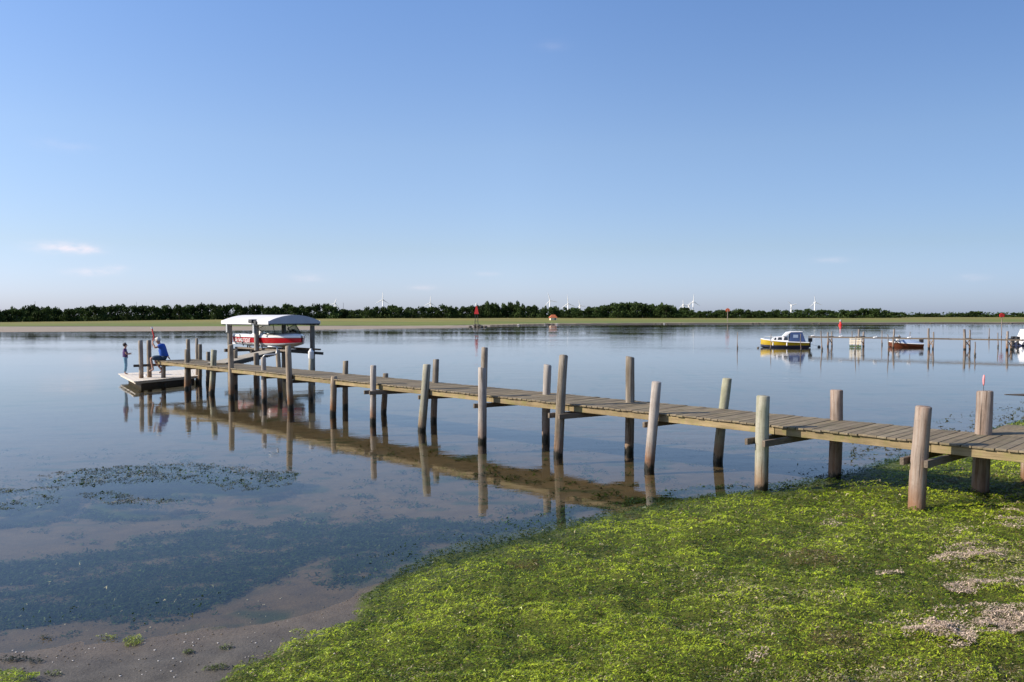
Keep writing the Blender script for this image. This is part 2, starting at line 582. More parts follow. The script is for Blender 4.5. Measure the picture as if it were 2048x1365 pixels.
def leaf_mat(name, lo, hi):
    k = NT(name)
    oi = k.n('ObjectInfo').outputs['Random']
    oc = k.n('TexCoord').outputs['Object']
    a = k.noise(oc, 0.9, 4)
    b = k.noise(oc, 6.0, 2)
    f = k.math('MULTIPLY_ADD', k.math('ADD', a, k.math('MULTIPLY', b, 0.6)), 1.8, -0.95, clamp=True)
    c = k.mix(f, lo, hi)
    rv = k.math('MULTIPLY_ADD', oi, 0.6, 0.7)
    c = k.mix(1.0, c, k.n('CombineColor', i0=rv, i1=rv, i2=k.math('MULTIPLY', rv, 0.95)).outputs[0], 'MULTIPLY')
    bs = k.n('BsdfPrincipled', Base__Color=c, Roughness=0.85)
    bs.inputs['Specular IOR Level'].default_value = 0.15
    tl = k.n('BsdfTranslucent', Color=c)
    mx = k.n('MixShader', i0=0.2, i1=bs.outputs[0], i2=tl.outputs[0])
    return k.done(mx.outputs[0])


M_leaf = leaf_mat('dark_foliage', (0.022, 0.042, 0.012), (0.062, 0.095, 0.026))
M_leafp = leaf_mat('pale_foliage', (0.055, 0.085, 0.035), (0.12, 0.155, 0.065))
M_bark = wood('bark', (0.14, 0.11, 0.085), (0.05, 0.04, 0.03), 'Z')


# ------------------------------------------------------------------ numpy noise and outlines
def vnoise(x, y, seed=0):
    xi, yi = np.floor(x).astype(np.int64), np.floor(y).astype(np.int64)
    xf, yf = x - xi, y - yi

    def h(a, b):
        n = (a * 374761393 + b * 668265263 + seed * 2147483 + 12345) & 0x7fffffff
        n = ((n ^ (n >> 13)) * 1274126177) & 0x7fffffff
        return ((n ^ (n >> 16)) & 0xffff) / 65535.0
    u, v = xf * xf * (3 - 2 * xf), yf * yf * (3 - 2 * yf)
    return (h(xi, yi) * (1 - u) + h(xi + 1, yi) * u) * (1 - v) + (h(xi, yi + 1) * (1 - u) + h(xi + 1, yi + 1) * u) * v


def fbm(x, y, scale, oct=4, seed=0, gain=0.5):
    s, a, t = 0, 1.0, 0
    for i in range(oct):
        s = s + a * vnoise(x * scale * 2 ** i + 17.3 * i, y * scale * 2 ** i - 9.1 * i, seed + i)
        t += a
        a *= gain
    return s / t


def pip(x, y, poly):
    ins = np.zeros(x.shape, bool)
    n = len(poly)
    for i in range(n):
        x1, y1 = poly[i]
        x2, y2 = poly[(i + 1) % n]
        if y1 == y2:
            continue
        c = ((y1 > y) != (y2 > y)) & (x < (x2 - x1) * (y - y1) / (y2 - y1) + x1)
        ins ^= c
    return ins


def sdist(x, y, line):
    d = np.full(x.shape, 1e9)
    for (x1, y1), (x2, y2) in zip(line[:-1], line[1:]):
        dx, dy = x2 - x1, y2 - y1
        t = np.clip(((x - x1) * dx + (y - y1) * dy) / (dx * dx + dy * dy), 0, 1)
        d = np.minimum(d, np.hypot(x - x1 - t * dx, y - y1 - t * dy))
    return d


def P2(pts, z=0.0):
    return [tuple(W(a, b, z)[:2]) for a, b in pts]


shore_px = [(-900, 1345), (-300, 1325), (0, 1303), (250, 1283), (400, 1264), (560, 1240), (700, 1207), (755, 1180), (850, 1140),
            (1000, 1093), (1150, 1055), (1300, 1020), (1420, 998), (1530, 985), (1650, 962), (1750, 936), (1830, 910),
            (1900, 886), (1985, 862), (2048, 842)]
shore = P2(shore_px)
shore += [(16.5, 23.5), (26, 30), (45, 36), (90, 38), (200, 20), (400, 0)]
shore = [(-60, 3.0), (-20, 4.6)] + shore
land_poly = shore + [(400, -60), (-60, -60)]

algae_px = [(430, 1420), (455, 1368), (520, 1335), (600, 1300), (665, 1262), (705, 1238), (712, 1212), (745, 1178), (790, 1140), (860, 1105),
            (960, 1068), (1060, 1050), (1180, 1032), (1290, 1010), (1400, 990), (1500, 978), (1560, 965), (1660, 945), (1750, 925),
            (1830, 905), (1900, 882), (1985, 858), (2048, 838)]
algae_poly = P2(algae_px) + [(16.5, 23.8), (26, 30), (30, 20), (14, 2), (3, 1.5), (-4.0, 3.2)]
algae2 = P2([(-200, 1340), (0, 1352), (60, 1372), (100, 1440), (-300, 1440)])
weed_poly = P2([(-300, 1150), (0, 1112), (200, 1095), (330, 1070), (450, 1045), (560, 1058), (700, 1040), (840, 1048), (960, 1050), (1100, 1032),
                (1300, 1006), (1540, 976), (1560, 990), (1300, 1020), (1000, 1090), (870, 1140), (750, 1190), (725, 1150), (650, 1120), (600, 1150), (560, 1200), (400, 1238), (200, 1258), (0, 1262),
                (-300, 1270)], -0.1)
float_a = P2([(60, 968), (150, 945), (250, 938), (400, 930), (470, 940), (600, 952), (590, 970), (540, 985), (470, 988), (420, 975), (330, 970), (200, 978), (110, 985)], -0.05)
float_b = P2([(-300, 990), (0, 982), (120, 985), (130, 1008), (60, 1035), (-300, 1045)], -0.05)
float_c = P2([(160, 995), (230, 988), (270, 1000), (370, 1005), (340, 1020), (250, 1018), (200, 1003)], -0.05)


def far_shore_y(x):
    """distance of the opposite water's edge, for the direction x/y"""
    pts = [(-6000, 678), (-900, 668), (0, 664.5), (300, 663), (600, 660), (900, 655.5), (1000, 652.5), (1100, 650), (1350, 648.6), (2048, 647.6), (3500, 647.6), (9000, 650)]
    w = np.array([W(a, b)[:2] for a, b in pts])
    return np.interp(x, w[:, 0], w[:, 1])


def colpx(x, y):
    return 1024 + F * x / np.maximum(y, 1.0)


def ground_z(x, y):
    x = np.asarray(x, float)
    y = np.asarray(y, float)
    d = sdist(x, y, shore)
    land = pip(x, y, land_poly)
    sd = np.where(land, d, -d)
    n = fbm(x, y, 1.1, 4, 3) - 0.5
    n2 = fbm(x, y, 5.0, 3, 9) - 0.5
    z_land = 0.055 * sd + np.maximum(sd - 9, 0) * 0.05 + n * 0.05 * np.clip(sd * 1.5, 0.15, 1) + n2 * 0.035 * np.clip(sd * 1.5, 0.2, 1)
    z_land = np.minimum(z_land, 1.2)
    z_wat = -0.55 * (1 - np.exp(sd * 0.05 / 0.55)) + n * 0.03 + n2 * 0.012
    z_wat = z_wat - 0.0
    z = np.where(sd > 0, z_land, np.minimum(z_wat, 0.01))
    fl = pip(x, y, float_a) | pip(x, y, float_c)
    z = np.where(fl, z + 0.05, z)
    # opposite bank
    fs = far_shore_y(x)
    e = y - fs
    px = colpx(x, y)
    bw = np.interp(px, [0, 500, 900, 1050, 2048], [42, 36, 14, 5, 4])
    bz = np.interp(px, [0, 600, 1050, 2048], [0.36, 0.36, 0.30, 0.45])
    zt = np.interp(px, [0, 250, 620, 1060, 2048], [0.60, 0.85, 1.40, 1.60, 1.75])
    dt = np.interp(px, [0, 620, 1060, 2048], [120, 180, 190, 190])
    zf = np.where(e < bw, bz * np.clip(e / bw, 0, 1) ** 0.8, bz + (zt - bz) * np.clip((e - bw) / dt, 0, 1))
    zf = zf + (fbm(x, y, 0.05, 3, 5) - 0.5) * 0.25 * np.clip(e / 60, 0, 1)
    und = np.clip(e, -40, 0) * 0.014
    z = np.where(e > 0, np.maximum(zf, 0.0), np.maximum(z, np.where(e > -40, und, -9)))
    return z, sd, e, bw


def build_ground():
    def axis(lo, f0, f1, hi, step, growth):
        core = list(np.arange(f0, f1, step))
        up, s, v = [], step, core[-1]
        while v < hi:
            s *= growth
            v += s
            up.append(v)
        dn, s, v = [], step, core[0]
        while v > lo:
            s *= growth
            v -= s
            dn.append(v)
        return np.array(dn[::-1] + core + up)
    xs = axis(-9000, -8, 11.5, 9000, 0.065, 1.12)
    ys = axis(-60, 3.0, 20.0, 60, 0.065, 1.10)
    ys = np.concatenate([ys[ys < 60], np.arange(60, 120, 6), np.arange(120, 480, 3.0), np.geomspace(480, 14000, 30)])
    X, Y = np.meshgrid(xs, ys)
    x, y = X.ravel(), Y.ravel()
    z, sd, e, bw = ground_z(x, y)
    ny, nx = X.shape
    me = bpy.data.meshes.new('ground')
    me.vertices.add(nx * ny)
    me.vertices.foreach_set('co', np.stack([x, y, z], 1).astype(np.float32).ravel())
    i = np.arange((ny - 1) * (nx - 1))
    r, c = i // (nx - 1), i % (nx - 1)
    a = r * nx + c
    fc = np.stack([a, a + 1, a + nx + 1, a + nx], 1)
    me.loops.add(fc.size)
    me.loops.foreach_set('vertex_index', fc.ravel().astype(np.int32))
    me.polygons.add(len(fc))
    me.polygons.foreach_set('loop_start', (np.arange(len(fc)) * 4).astype(np.int32))
    me.polygons.foreach_set('use_smooth', np.ones(len(fc), bool))
    # albedo of what lies there: mud, sand, weed, algae bed, far beach and meadow
    jx = x + (fbm(x, y, 1.4, 4, 21) - 0.5) * 1.1
    jy = y + (fbm(x, y, 1.4, 4, 22) - 0.5) * 1.1
    mud = np.array([0.130, 0.094, 0.060])
    mud_dry = np.array([0.088, 0.077, 0.062])
    weed = np.array([0.022, 0.046, 0.014])
    alg = np.array([0.085, 0.100, 0.010])
    m = np.clip((sd + 0.3) / 0.8, 0, 1)[:, None]
    col = mud * (1 - m) + mud_dry * m
    deep = np.clip((-sd - 6) / 22, 0, 1)[:, None]
    col = col * (1 - deep) + np.array([0.125, 0.105, 0.085]) * deep
    wf = np.zeros(len(x))
    for poly, s in ((weed_poly, 1.0), (float_a, 1.0), (float_b, 0.9), (float_c, 1.0)):
        wf = np.maximum(wf, pip(jx, jy, poly) * s)
    # soften the mask on the regular part of the grid
    Wm = wf.reshape(ny, nx)
    for _ in range(3):
        Wm = (Wm + np.roll(Wm, 1, 0) + np.roll(Wm, -1, 0) + np.roll(Wm, 1, 1) + np.roll(Wm, -1, 1)) / 5
    Wf = (pip(jx, jy, float_a) | pip(jx, jy, float_c)) * 1.0
    wf = Wm.ravel() * np.clip(Wf * .6 + fbm(x, y * 1.5, 3.2, 5, 31, .62) * 4.2 - 1.25, 0.12, 1)
    small = np.clip(fbm(x, y * 1.6, 1.6, 5, 41) * 9 - 5.6, 0, 1) * (sd < 0.0) * 0.75
    wf = np.maximum(wf, small)[:, None]
    col = col * (1 - wf) + weed * wf
    af = (pip(x + (fbm(x, y, 3, 3, 51) - .5) * .3, y + (fbm(x, y, 3, 3, 52) - .5) * .3, algae_poly) | pip(x, y, algae2))[:, None]
    col = np.where(af, alg, col)
    # far bank
    fsand = np.array([0.29, 0.235, 0.175])
    g1 = np.array([0.110, 0.165, 0.022])
    g2 = np.array([0.190, 0.165, 0.036])
    nn = fbm(x, y * 3, 0.03, 4, 61)
    tt = np.clip(e / 130 + (nn - .5) * 1.6, 0, 1)[:, None]
    grass = g1 * (1 - tt) + g2 * tt
    px = colpx(x, y)
    right = (px > 960)
    en = fbm(x, y, 0.10, 3, 71)
    grass = np.where(((e < 2.6 + en * 4) & right)[:, None], np.array([0.060, 0.045, 0.028]), grass)
    grass = np.where(((e >= 2.6 + en * 4) & (e < 9 + en * 8) & right)[:, None], np.array([0.27, 0.215, 0.13]), grass)
    grass = grass * (0.65 + 0.7 * fbm(x * .6, y * 2, 0.06, 4, 73, .6))[:, None]
    grass = np.where(((e > bw) & (e < bw + 5) & ~right & (en > .45))[:, None], np.array([0.055, 0.05, 0.03]), grass)
    col = np.where((e > -3)[:, None], np.where(((e < bw) & (px < 980))[:, None], fsand, grass), col)
    at = me.attributes.new('albedo', 'FLOAT_COLOR', 'POINT')
    at.data.foreach_set('color', np.concatenate([col, np.ones((len(x), 1))], 1).astype(np.float32).ravel())
    at = me.attributes.new('wet', 'FLOAT', 'POINT')
    at.data.foreach_set('value', (np.clip(1 - sd / 1.6, 0, 1) * (e < 0)).astype(np.float32))
    me.update()
    me.validate()
    me.materials.append(M_ground)
    o = bpy.data.objects.new('ground', me)
    COL.objects.link(o)
    o['kind'] = 'structure'
    o['label'] = 'muddy shore, sea bed and far grassy bank'


build_ground()

wm = MB()
xs = [-9000, -600, -100, -20, 20, 100, 600, 9000]
ys = [-12, 2, 30, 100, 200, 600]
wm.grid([[(a, b, 0.0) for a in xs] for b in ys])
wobj = wm.build('water', M_water)
wobj['kind'] = 'structure'
wobj['label'] = 'calm shallow blue water of the fjord'


# ------------------------------------------------------------------ seaweed strands (stuff)
def strands(name, pts, size, cols, material, label, lift=0.5, cat='seaweed', flat=0.6, wide=(0.14, 0.38), comb=None):
    """one mesh of many small crumpled ribbons; pts (n,3), size (n,), cols (n,3)"""
    n = len(pts)
    ph = rng.uniform(0, 2 * np.pi, n) if comb is None else rng.normal(comb, 0.75, n)
    L = size * rng.uniform(0.6, 1.7, n)
    wd = size * rng.uniform(*wide, n)
    up = size * rng.uniform(0.05, 1.0, n) * lift
    tilt = rng.normal(0, flat, n)
    d = np.stack([np.cos(ph), np.sin(ph), rng.normal(0, 0.30, n)], 1)
    s = np.stack([-np.sin(ph) * np.cos(tilt), np.cos(ph) * np.cos(tilt), np.sin(tilt)], 1)
    bend = rng.normal(0, 0.35, n)[:, None] * s
    v = np.empty((n, 6, 3), np.float32)
    a = pts - d * L[:, None] * 0.5
    b = pts + bend * L[:, None] + np.array([0, 0, 1.0]) * up[:, None]
    c = pts + d * L[:, None] * 0.5
    for q, (p, k) in enumerate(((a, 0.35), (b, 1.0), (c, 0.25))):
        v[:, q * 2] = p - s * wd[:, None] * k
        v[:, q * 2 + 1] = p + s * wd[:, None] * k
    me = bpy.data.meshes.new(name)
    me.vertices.add(n * 6)
    me.vertices.foreach_set('co', v.ravel())
    base = (np.arange(n) * 6)[:, None]
    f = np.concatenate([base + np.array([[0, 1, 3, 2]]), base + np.array([[2, 3, 5, 4]])], 1).reshape(-1, 4)
    me.loops.add(f.size)
    me.loops.foreach_set('vertex_index', f.ravel().astype(np.int32))
    me.polygons.add(len(f))
    me.polygons.foreach_set('loop_start', (np.arange(len(f)) * 4).astype(np.int32))
    at = me.attributes.new('albedo', 'FLOAT_COLOR', 'POINT')
    cc = np.concatenate([cols, np.ones((n, 1))], 1).astype(np.float32)
    at.data.foreach_set('color', np.repeat(cc, 6, axis=0).ravel())
    me.update()
    me.materials.append(material)
    o = bpy.data.objects.new(name, me)
    COL.objects.link(o)
    return o


def sample_view(n, y0, y1, pw):
    """random ground points inside a wedge a bit wider than the view, denser near the camera"""
    u = rng.uniform(0, 1, n)
    y = (y0 ** (1 - pw) + u * (y1 ** (1 - pw) - y0 ** (1 - pw))) ** (1 / (1 - pw))
    x = rng.uniform(-0.80, 0.86, n) * (y + 1.0)
    return x, y


def algae_field():
    x, y = sample_view(1500000, 3.6, 24.0, 1.9)
    jx = x + (fbm(x, y, 3, 3, 51) - .5) * .34 + (fbm(x, y, 12, 2, 55) - .5) * .16
    jy = y + (fbm(x, y, 3, 3, 52) - .5) * .34 + (fbm(x, y, 12, 2, 56) - .5) * .16
    m = pip(jx, jy, algae_poly) | pip(jx, jy, algae2)
    x, y = x[m], y[m]
    z, sd, e, bw = ground_z(x, y)
    # thin out towards the water
    keep = rng.uniform(0, 1, len(x)) < np.clip(1.0 + sd * 1.5, 0.12, 1)
    # bare brown holes
    hole = fbm(x, y, 1.3, 3, 77) < 0.245
    hole &= rng.uniform(0, 1, len(x)) < 0.75
    x, y, z, sd, hole = x[keep], y[keep], z[keep], sd[keep], hole[keep]
    if len(x) > 520000:
        s = rng.choice(len(x), 520000, replace=False)
        x, y, z, sd, hole = x[s], y[s], z[s], sd[s], hole[s]
    n = len(x)
    lump = fbm(x, y, 7, 3, 81)
    lump2 = fbm(x, y, 2.2, 3, 83)
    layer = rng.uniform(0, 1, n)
    z = z + np.where(sd > 0, 0.012, 0.0) + np.maximum((lump - 0.35) * 0.105 + (lump2 - 0.42) * 0.11, 0.0) * np.clip(sd * 2 + 0.6, 0.2, 1) + layer * 0.014
    wz = np.where(sd < 0.05, np.minimum(z, 0.004 + 0.012 * layer), z)
    z = wz
    size = 0.0195 * np.clip(y / 7.0, 0.75, 2.5) * np.exp(rng.normal(0, 0.25, n))
    # colour of the strand: lime on upper strands and lumps, darker green lower, straw on old patches
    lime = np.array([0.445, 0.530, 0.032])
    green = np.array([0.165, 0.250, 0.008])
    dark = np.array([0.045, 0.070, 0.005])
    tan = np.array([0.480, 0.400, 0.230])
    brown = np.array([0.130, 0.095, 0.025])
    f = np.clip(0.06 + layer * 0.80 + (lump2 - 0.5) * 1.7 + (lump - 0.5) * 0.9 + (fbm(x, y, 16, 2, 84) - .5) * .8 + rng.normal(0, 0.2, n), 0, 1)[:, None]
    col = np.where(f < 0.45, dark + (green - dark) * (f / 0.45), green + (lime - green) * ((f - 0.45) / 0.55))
    old = np.clip((sd - 1.6) / 3.5, 0, 1) * 0.38 + 0.06
    pt = fbm(x, y, 1.7, 4, 91)
    isold = rng.uniform(0, 1, n) < np.clip(old * (pt * 3.4 - 1.15), 0.012, 0.7)
    brn = hole | (rng.uniform(0, 1, n) < 0.10 + 0.34 * np.clip((sd - 2.4) / 3, 0, 1) * np.clip(fbm(x, y, .8, 3, 97) * 3 - .9, .2, 1))
    col = np.where(brn[:, None], brown * rng.uniform(0.5, 1.6, n)[:, None], col)
    col = np.where(isold[:, None], tan * rng.uniform(0.5, 1.25, n)[:, None], col)
    tuck = np.clip((sd + 0.02 + (fbm(x, y, 1.2, 3, 95) - .5) * .9) / 0.55, 0.0, 1)[:, None]       # drowned weed at the edge is dark green
    col = col * tuck + np.array([0.035, 0.062, 0.010]) * (1 - tuck)
    o = strands('green_seaweed', np.stack([x, y, z], 1), size, col, M_algae, '', lift=0.24, flat=0.40, wide=(0.10, 0.25), comb=0.55)
    tag(o, 'thick mat of bright green seaweed covering the shore in front of the jetty', 'seaweed', kind='stuff')


algae_field()


def dried_field():
    P = []
    for cx, cy, rx, ry, n in ((1960, 1258, 120, 26, 5200), (1880, 1285, 60, 16, 1700), (1935, 1118, 62, 17, 2300), (1945, 1182, 45, 11, 900),
                              (2030, 1175, 55, 12, 1000), (2030, 1040, 50, 16, 1200), (1990, 1048, 30, 8, 380), (1930, 1062, 22, 6, 200), (1770, 1264, 36, 7, 420),
                              (1665, 1043, 20, 5, 160), (1510, 1318, 22, 6, 180), (1780, 1145, 22, 5, 170), (1560, 1280, 14, 4, 80),
                              (2040, 935, 40, 9, 600), (1840, 1258, 30, 8, 300), (1905, 1310, 40, 14, 520)):
        for _ in range(int(n * 1.7)):
            a = random.uniform(0, 6.283)
            r = random.random() ** 0.6 * 1.3
            p = W(cx + rx * r * math.cos(a), cy + ry * r * math.sin(a), 0.22)
            P.append((p.x, p.y))
    P = np.array(P)
    nn = fbm(P[:, 0] - P[:, 1] * .3, P[:, 1] * 2.2, 2.4, 4, 87, .6)
    P = P[rng.uniform(0, 1, len(P)) < np.clip((nn - .45) * 5.5, 0.05, 1)]
    z, sd, e, bw = ground_z(P[:, 0], P[:, 1])
    lump = fbm(P[:, 0], P[:, 1], 9, 3, 85)
    z = z + 0.028 + np.maximum((fbm(P[:, 0], P[:, 1], 7, 3, 81) - .35) * 0.105 + (fbm(P[:, 0], P[:, 1], 2.2, 3, 83) - .42) * 0.11, 0) + (lump - .5) * 0.02 + rng.uniform(0, 0.014, len(P))
    col = np.array([[0.64, 0.49, 0.36]]) * rng.uniform(0.25, 1.15, len(P))[:, None]
    o = strands('dried_seaweed', np.stack([P[:, 0], P[:, 1], z], 1), np.full(len(P), 0.0155) * np.exp(rng.normal(0, .3, len(P))), col, M_straw, '', lift=0.35, flat=.4, wide=(.10, .24), comb=0.5)
    tag(o, 'pinkish tan dried seaweed lying in patches on the green mat', 'dried seaweed', kind='stuff')


dried_field()


def floating_field():
    x, y = sample_view(520000, 8.5, 16, 1.2)
    jx = x + (fbm(x, y, 2, 3, 33) - .5) * .7
    jy = y + (fbm(x, y, 2, 3, 34) - .5) * .5
    pch = fbm(x, y, 2.2, 3, 35)
    m = ((pip(jx, jy, float_a) | pip(jx, jy, float_c)) & (pch > 0.38)) | (pip(jx, jy, float_b) & (pch > 0.60))
    m &= rng.uniform(0, 1, len(x)) < 0.9 * np.clip((fbm(x, y, 7, 3, 36) - .36) * 5, 0, 1)
    x, y = x[m], y[m]
    n = len(x)
    z = 0.002 + rng.uniform(-0.012, 0.009, n)
    col = np.array([[0.050, 0.055, 0.025]]) * rng.uniform(0.4, 1.8, n)[:, None]
    li = rng.uniform(0, 1, n) < 0.07
    col = np.where(li[:, None], np.array([0.30, 0.31, 0.12]), col)
    o = strands('floating_seaweed', np.stack([x, y, z], 1), np.full(n, 0.021), col, M_algae, '', lift=0.15, flat=0.2)
    tag(o, 'dark drifting seaweed breaking the water surface left of the jetty', 'seaweed', kind='stuff')
    # weed rooted on the bottom of the shallows
    x, y = sample_view(420000, 5.5, 17, 1.5)
    jx = x + (fbm(x, y, 1.4, 4, 21) - 0.5) * 1.3
    jy = y + (fbm(x, y, 1.4, 4, 22) - 0.5) * 1.3
    dens = fbm(x, y * 1.5, 3.2, 5, 31, .62)
    inw = pip(jx, jy, weed_poly)
    inf_ = pip(jx, jy, float_a) | pip(jx, jy, float_c) | pip(jx, jy, float_b)
    pr_ = np.where(inw, np.clip(dens * 4 - 1.1, .12, 1) * .75, np.where(inf_, 1.0, np.clip(dens * 9 - 5.3, 0.0, 1) * .45))
    m = (rng.uniform(0, 1, len(x)) < pr_) & ~pip(x, y, land_poly)
    x, y = x[m], y[m]
    if len(x) > 60000:
        q_ = rng.choice(len(x), 60000, replace=False)
        x, y = x[q_], y[q_]
    n = len(x)
    z = ground_z(x, y)[0] + rng.uniform(0, .035, n)
    z = np.minimum(z, -0.012)
    fl_ = pip(x, y, float_a) | pip(x, y, float_c) | (pip(x, y, float_b) & (fbm(x, y, 2.2, 3, 35) > .45))
    z = np.where(fl_, rng.uniform(-.05, -.006, n), z)
    col = np.array([[0.030, 0.060, 0.008]]) * np.exp(rng.normal(0, .35, n))[:, None]
    o = strands('submerged_seaweed', np.stack([x, y, z], 1), np.full(n, 0.042) * np.clip(y / 9, .7, 1.4), col, M_algae, '', lift=0.2, flat=0.3, wide=(.1, .3))
    tag(o, 'dark green seaweed growing on the bottom of the clear shallows', 'seaweed', kind='stuff')
    # bits along the waterline on the right, behind the jetty
    P = []
    for _ in range(1500):
        px = random.uniform(1700, 2048)
        t = (px - 1700) / 348
        py = 905 - 80 * t + random.gauss(0, 16) + 4
        if fbm(np.array([px * .05]), np.array([py * .22]), 1, 3, 5)[0] > 0.52:
            p = W(px, py)
            P.append((p.x, p.y, 0.003 + random.uniform(-0.008, 0.01)))
    P = np.array(P)
    col = np.array([[0.050, 0.055, 0.02]]) * rng.uniform(0.4, 2.2, len(P))[:, None]
    o = strands('drifting_seaweed', P, np.full(len(P), 0.055), col, M_algae, '', lift=0.2, flat=0.3)
    tag(o, 'scattered seaweed scraps afloat along the shore behind the jetty', 'seaweed', kind='stuff')
    # shells and grit on the mud flat
    mb = MB()
    for _ in range(420):
        px, py = random.uniform(-60, 760), random.uniform(1180, 1365)
        p = W(px, py, 0.02)
        zz = float(ground_z([p.x], [p.y])[0][0])
        r = random.uniform(0.003, 0.008)
        mb.sphere((p.x, p.y, zz + r * 0.3), r, 6, 4, m=0 if random.random() < 0.22 else 1, sc3=(1.3, 1, 0.6))
    o = mb.build('shell_grit', [M_palestone, M_stone])
    tag(o, 'small shells and dark grit scattered over the bare mud', 'shells', kind='stuff')


floating_field()

for px, py, rx, ry, n, lab in ((265, 1280, 21, 11, 260, 'bright green seaweed tuft standing alone on the wet mud'),
                               (376, 1306, 11, 4, 70, 'small green seaweed clump on the mud between the two larger tufts'),
                               (452, 1299, 14, 4, 80, 'small olive seaweed clump on the mud near the pale shell'),
                               (430, 1347, 26, 6, 130, 'long low strip of olive seaweed on the mud beside the green mat edge'),
                               (25, 1318, 30, 6, 120, 'dark olive seaweed streak on the mud at the left picture edge'),
                               (70, 1323, 18, 4, 60, 'thin dark seaweed streak beside the longer streak on the mud'),
                               (105, 1351, 18, 5, 60, 'olive seaweed scrap on the mud near the lower left corner'),
                               (90, 1272, 18, 5, 50, 'dark green drowned seaweed scrap in the shallows at left'),
                               (215, 1271, 22, 4, 60, 'dark drowned seaweed scrap in the shallows above the lone bright tuft')):
    P = []
    for _ in range(n):
        a = random.uniform(0, 6.283)
        r = random.random() ** 0.6
        ox, oy = rx * r * math.cos(a), ry * r * math.sin(a) - 0.25 * rx * r * math.cos(a) * (ry / rx)
        p = W(px + ox, py + oy, 0.02)
        P.append((p.x, p.y, float(ground_z([p.x], [p.y])[0][0]) + random.uniform(0.004, 0.026)))
    P = np.array(P)
    base = (0.30, 0.36, 0.05) if 'bright' in lab else ((0.14, 0.17, 0.04) if 'dark' not in lab else (0.05, 0.06, 0.025))
    col = np.array([base]) * rng.uniform(0.35, 1.2, len(P))[:, None]
    o = strands('seaweed_tuft', P, np.full(len(P), 0.017), col, M_algae, '', lift=0.25, flat=.4, wide=(.1, .3))
    c = P.mean(0)
    tag(o, lab, 'seaweed tuft')


# ------------------------------------------------------------------ the jetty
A = Vector((-0.6976, 0.7165, 0)).normalized()       # along the jetty, away from the shore
B = Vector((0.7165, 0.6976, 0)).normalized()        # across it, away from the camera
Z = Vector((0, 0, 1))
E0 = Vector((3.59, 11.84, 0))                       # near edge at the first pile standing in the water
DECK, WID = 0.91, 1.27
T0, T1 = -6.2, 23.5
jetty = thing('jetty', 'long weathered plank jetty on leaning round piles running from the green shore into the water', 'jetty', E0)
rzA = math.atan2(A.y, A.x)


def J(t, w, z):          # world position -> local to the jetty's empty
    return A * t + B * w + Z * z


rot = Matrix.Rotation(rzA, 4, 'Z')
plank_meshes = []
for q in range(6):
    mb = MB()
    w2 = 0.056 + 0.001 * q
    mb.box((0, 0, 0), (w2 * 2, WID + 0.03, 0.028))
    plank_meshes.append(mb)
protos = []
for q, mb in enumerate(plank_meshes):
    me = mb.mesh('plank', M_plank)
    bm = bmesh.new()
    bm.from_mesh(me)
    bmesh.ops.bevel(bm, geom=bm.edges[:], offset=0.004, segments=1, affect='EDGES')
    bm.to_mesh(me)
    bm.free()
    protos.append(me)
t = T0
i = 0
while t < T1 - 0.05:
    pl = bpy.data.objects.new('plank', random.choice(protos))
    COL.objects.link(pl)
    pl.parent = jetty
    pl.location = J(t + 0.06, -0.0 + WID / 2 + random.uniform(-0.008, 0.008), DECK - 0.014 + random.uniform(-0.003, 0.003))
    pl.rotation_euler = (random.uniform(-0.006, 0.006), 0, rzA + random.uniform(-0.006, 0.006) + (math.pi if random.random() < .5 else 0))
    t += 0.126 + random.uniform(-0.0025, 0.0025)
    i += 1

# (base x, base y, top x, top y, radius, height of foot)
near_px = [(1839, 1031, 1848, 813, .104, .07), (1524, 985, 1528, 792, .100, 0), (1300, 940, 1313, 764, .086, 0), (1116, 912, 1128, 711, .088, 0),
           (964, 885, 965, 736, .090, 0), (843, 862, 854, 729, .094, 0), (745, 846, 747, 731, .076, 0), (665, 830, 668, 753, .085, 0),
           (580, 817, 576, 692, .088, 0), (527, 803, 527, 715, .080, 0), (462, 796, 461, 690, .090, 0), (422, 788, 428, 700, .098, 0),
           (372, 779, 374, 699, .088, 0), (326, 771, 327, 711, .082, 0)]
far_px = [(1968, 994, 1970, 782, .112, .08), (1673, 960, 1674, 780, .100, 0), (1438, 924, 1454, 757, .088, 0), (1259, 905, 1261, 714, .088, 0),
          (1092, 880, 1095, 730, .086, 0), (964, 860, 970, 695, .078, 0), (867, 843, 872, 719, .080, 0), (767, 826, 771, 747, .078, 0),
          (690, 815, 691, 722, .082, 0), (621, 799, 622, 718, .080, 0), (559, 791, 556, 700, .078, 0), (512, 785, 512, 707, .090, 0),
          (470, 775, 471, 700, .080, 0), (415, 768, 416, 704, .080, 0), (398, 767, 400, 689, .080, 0)]


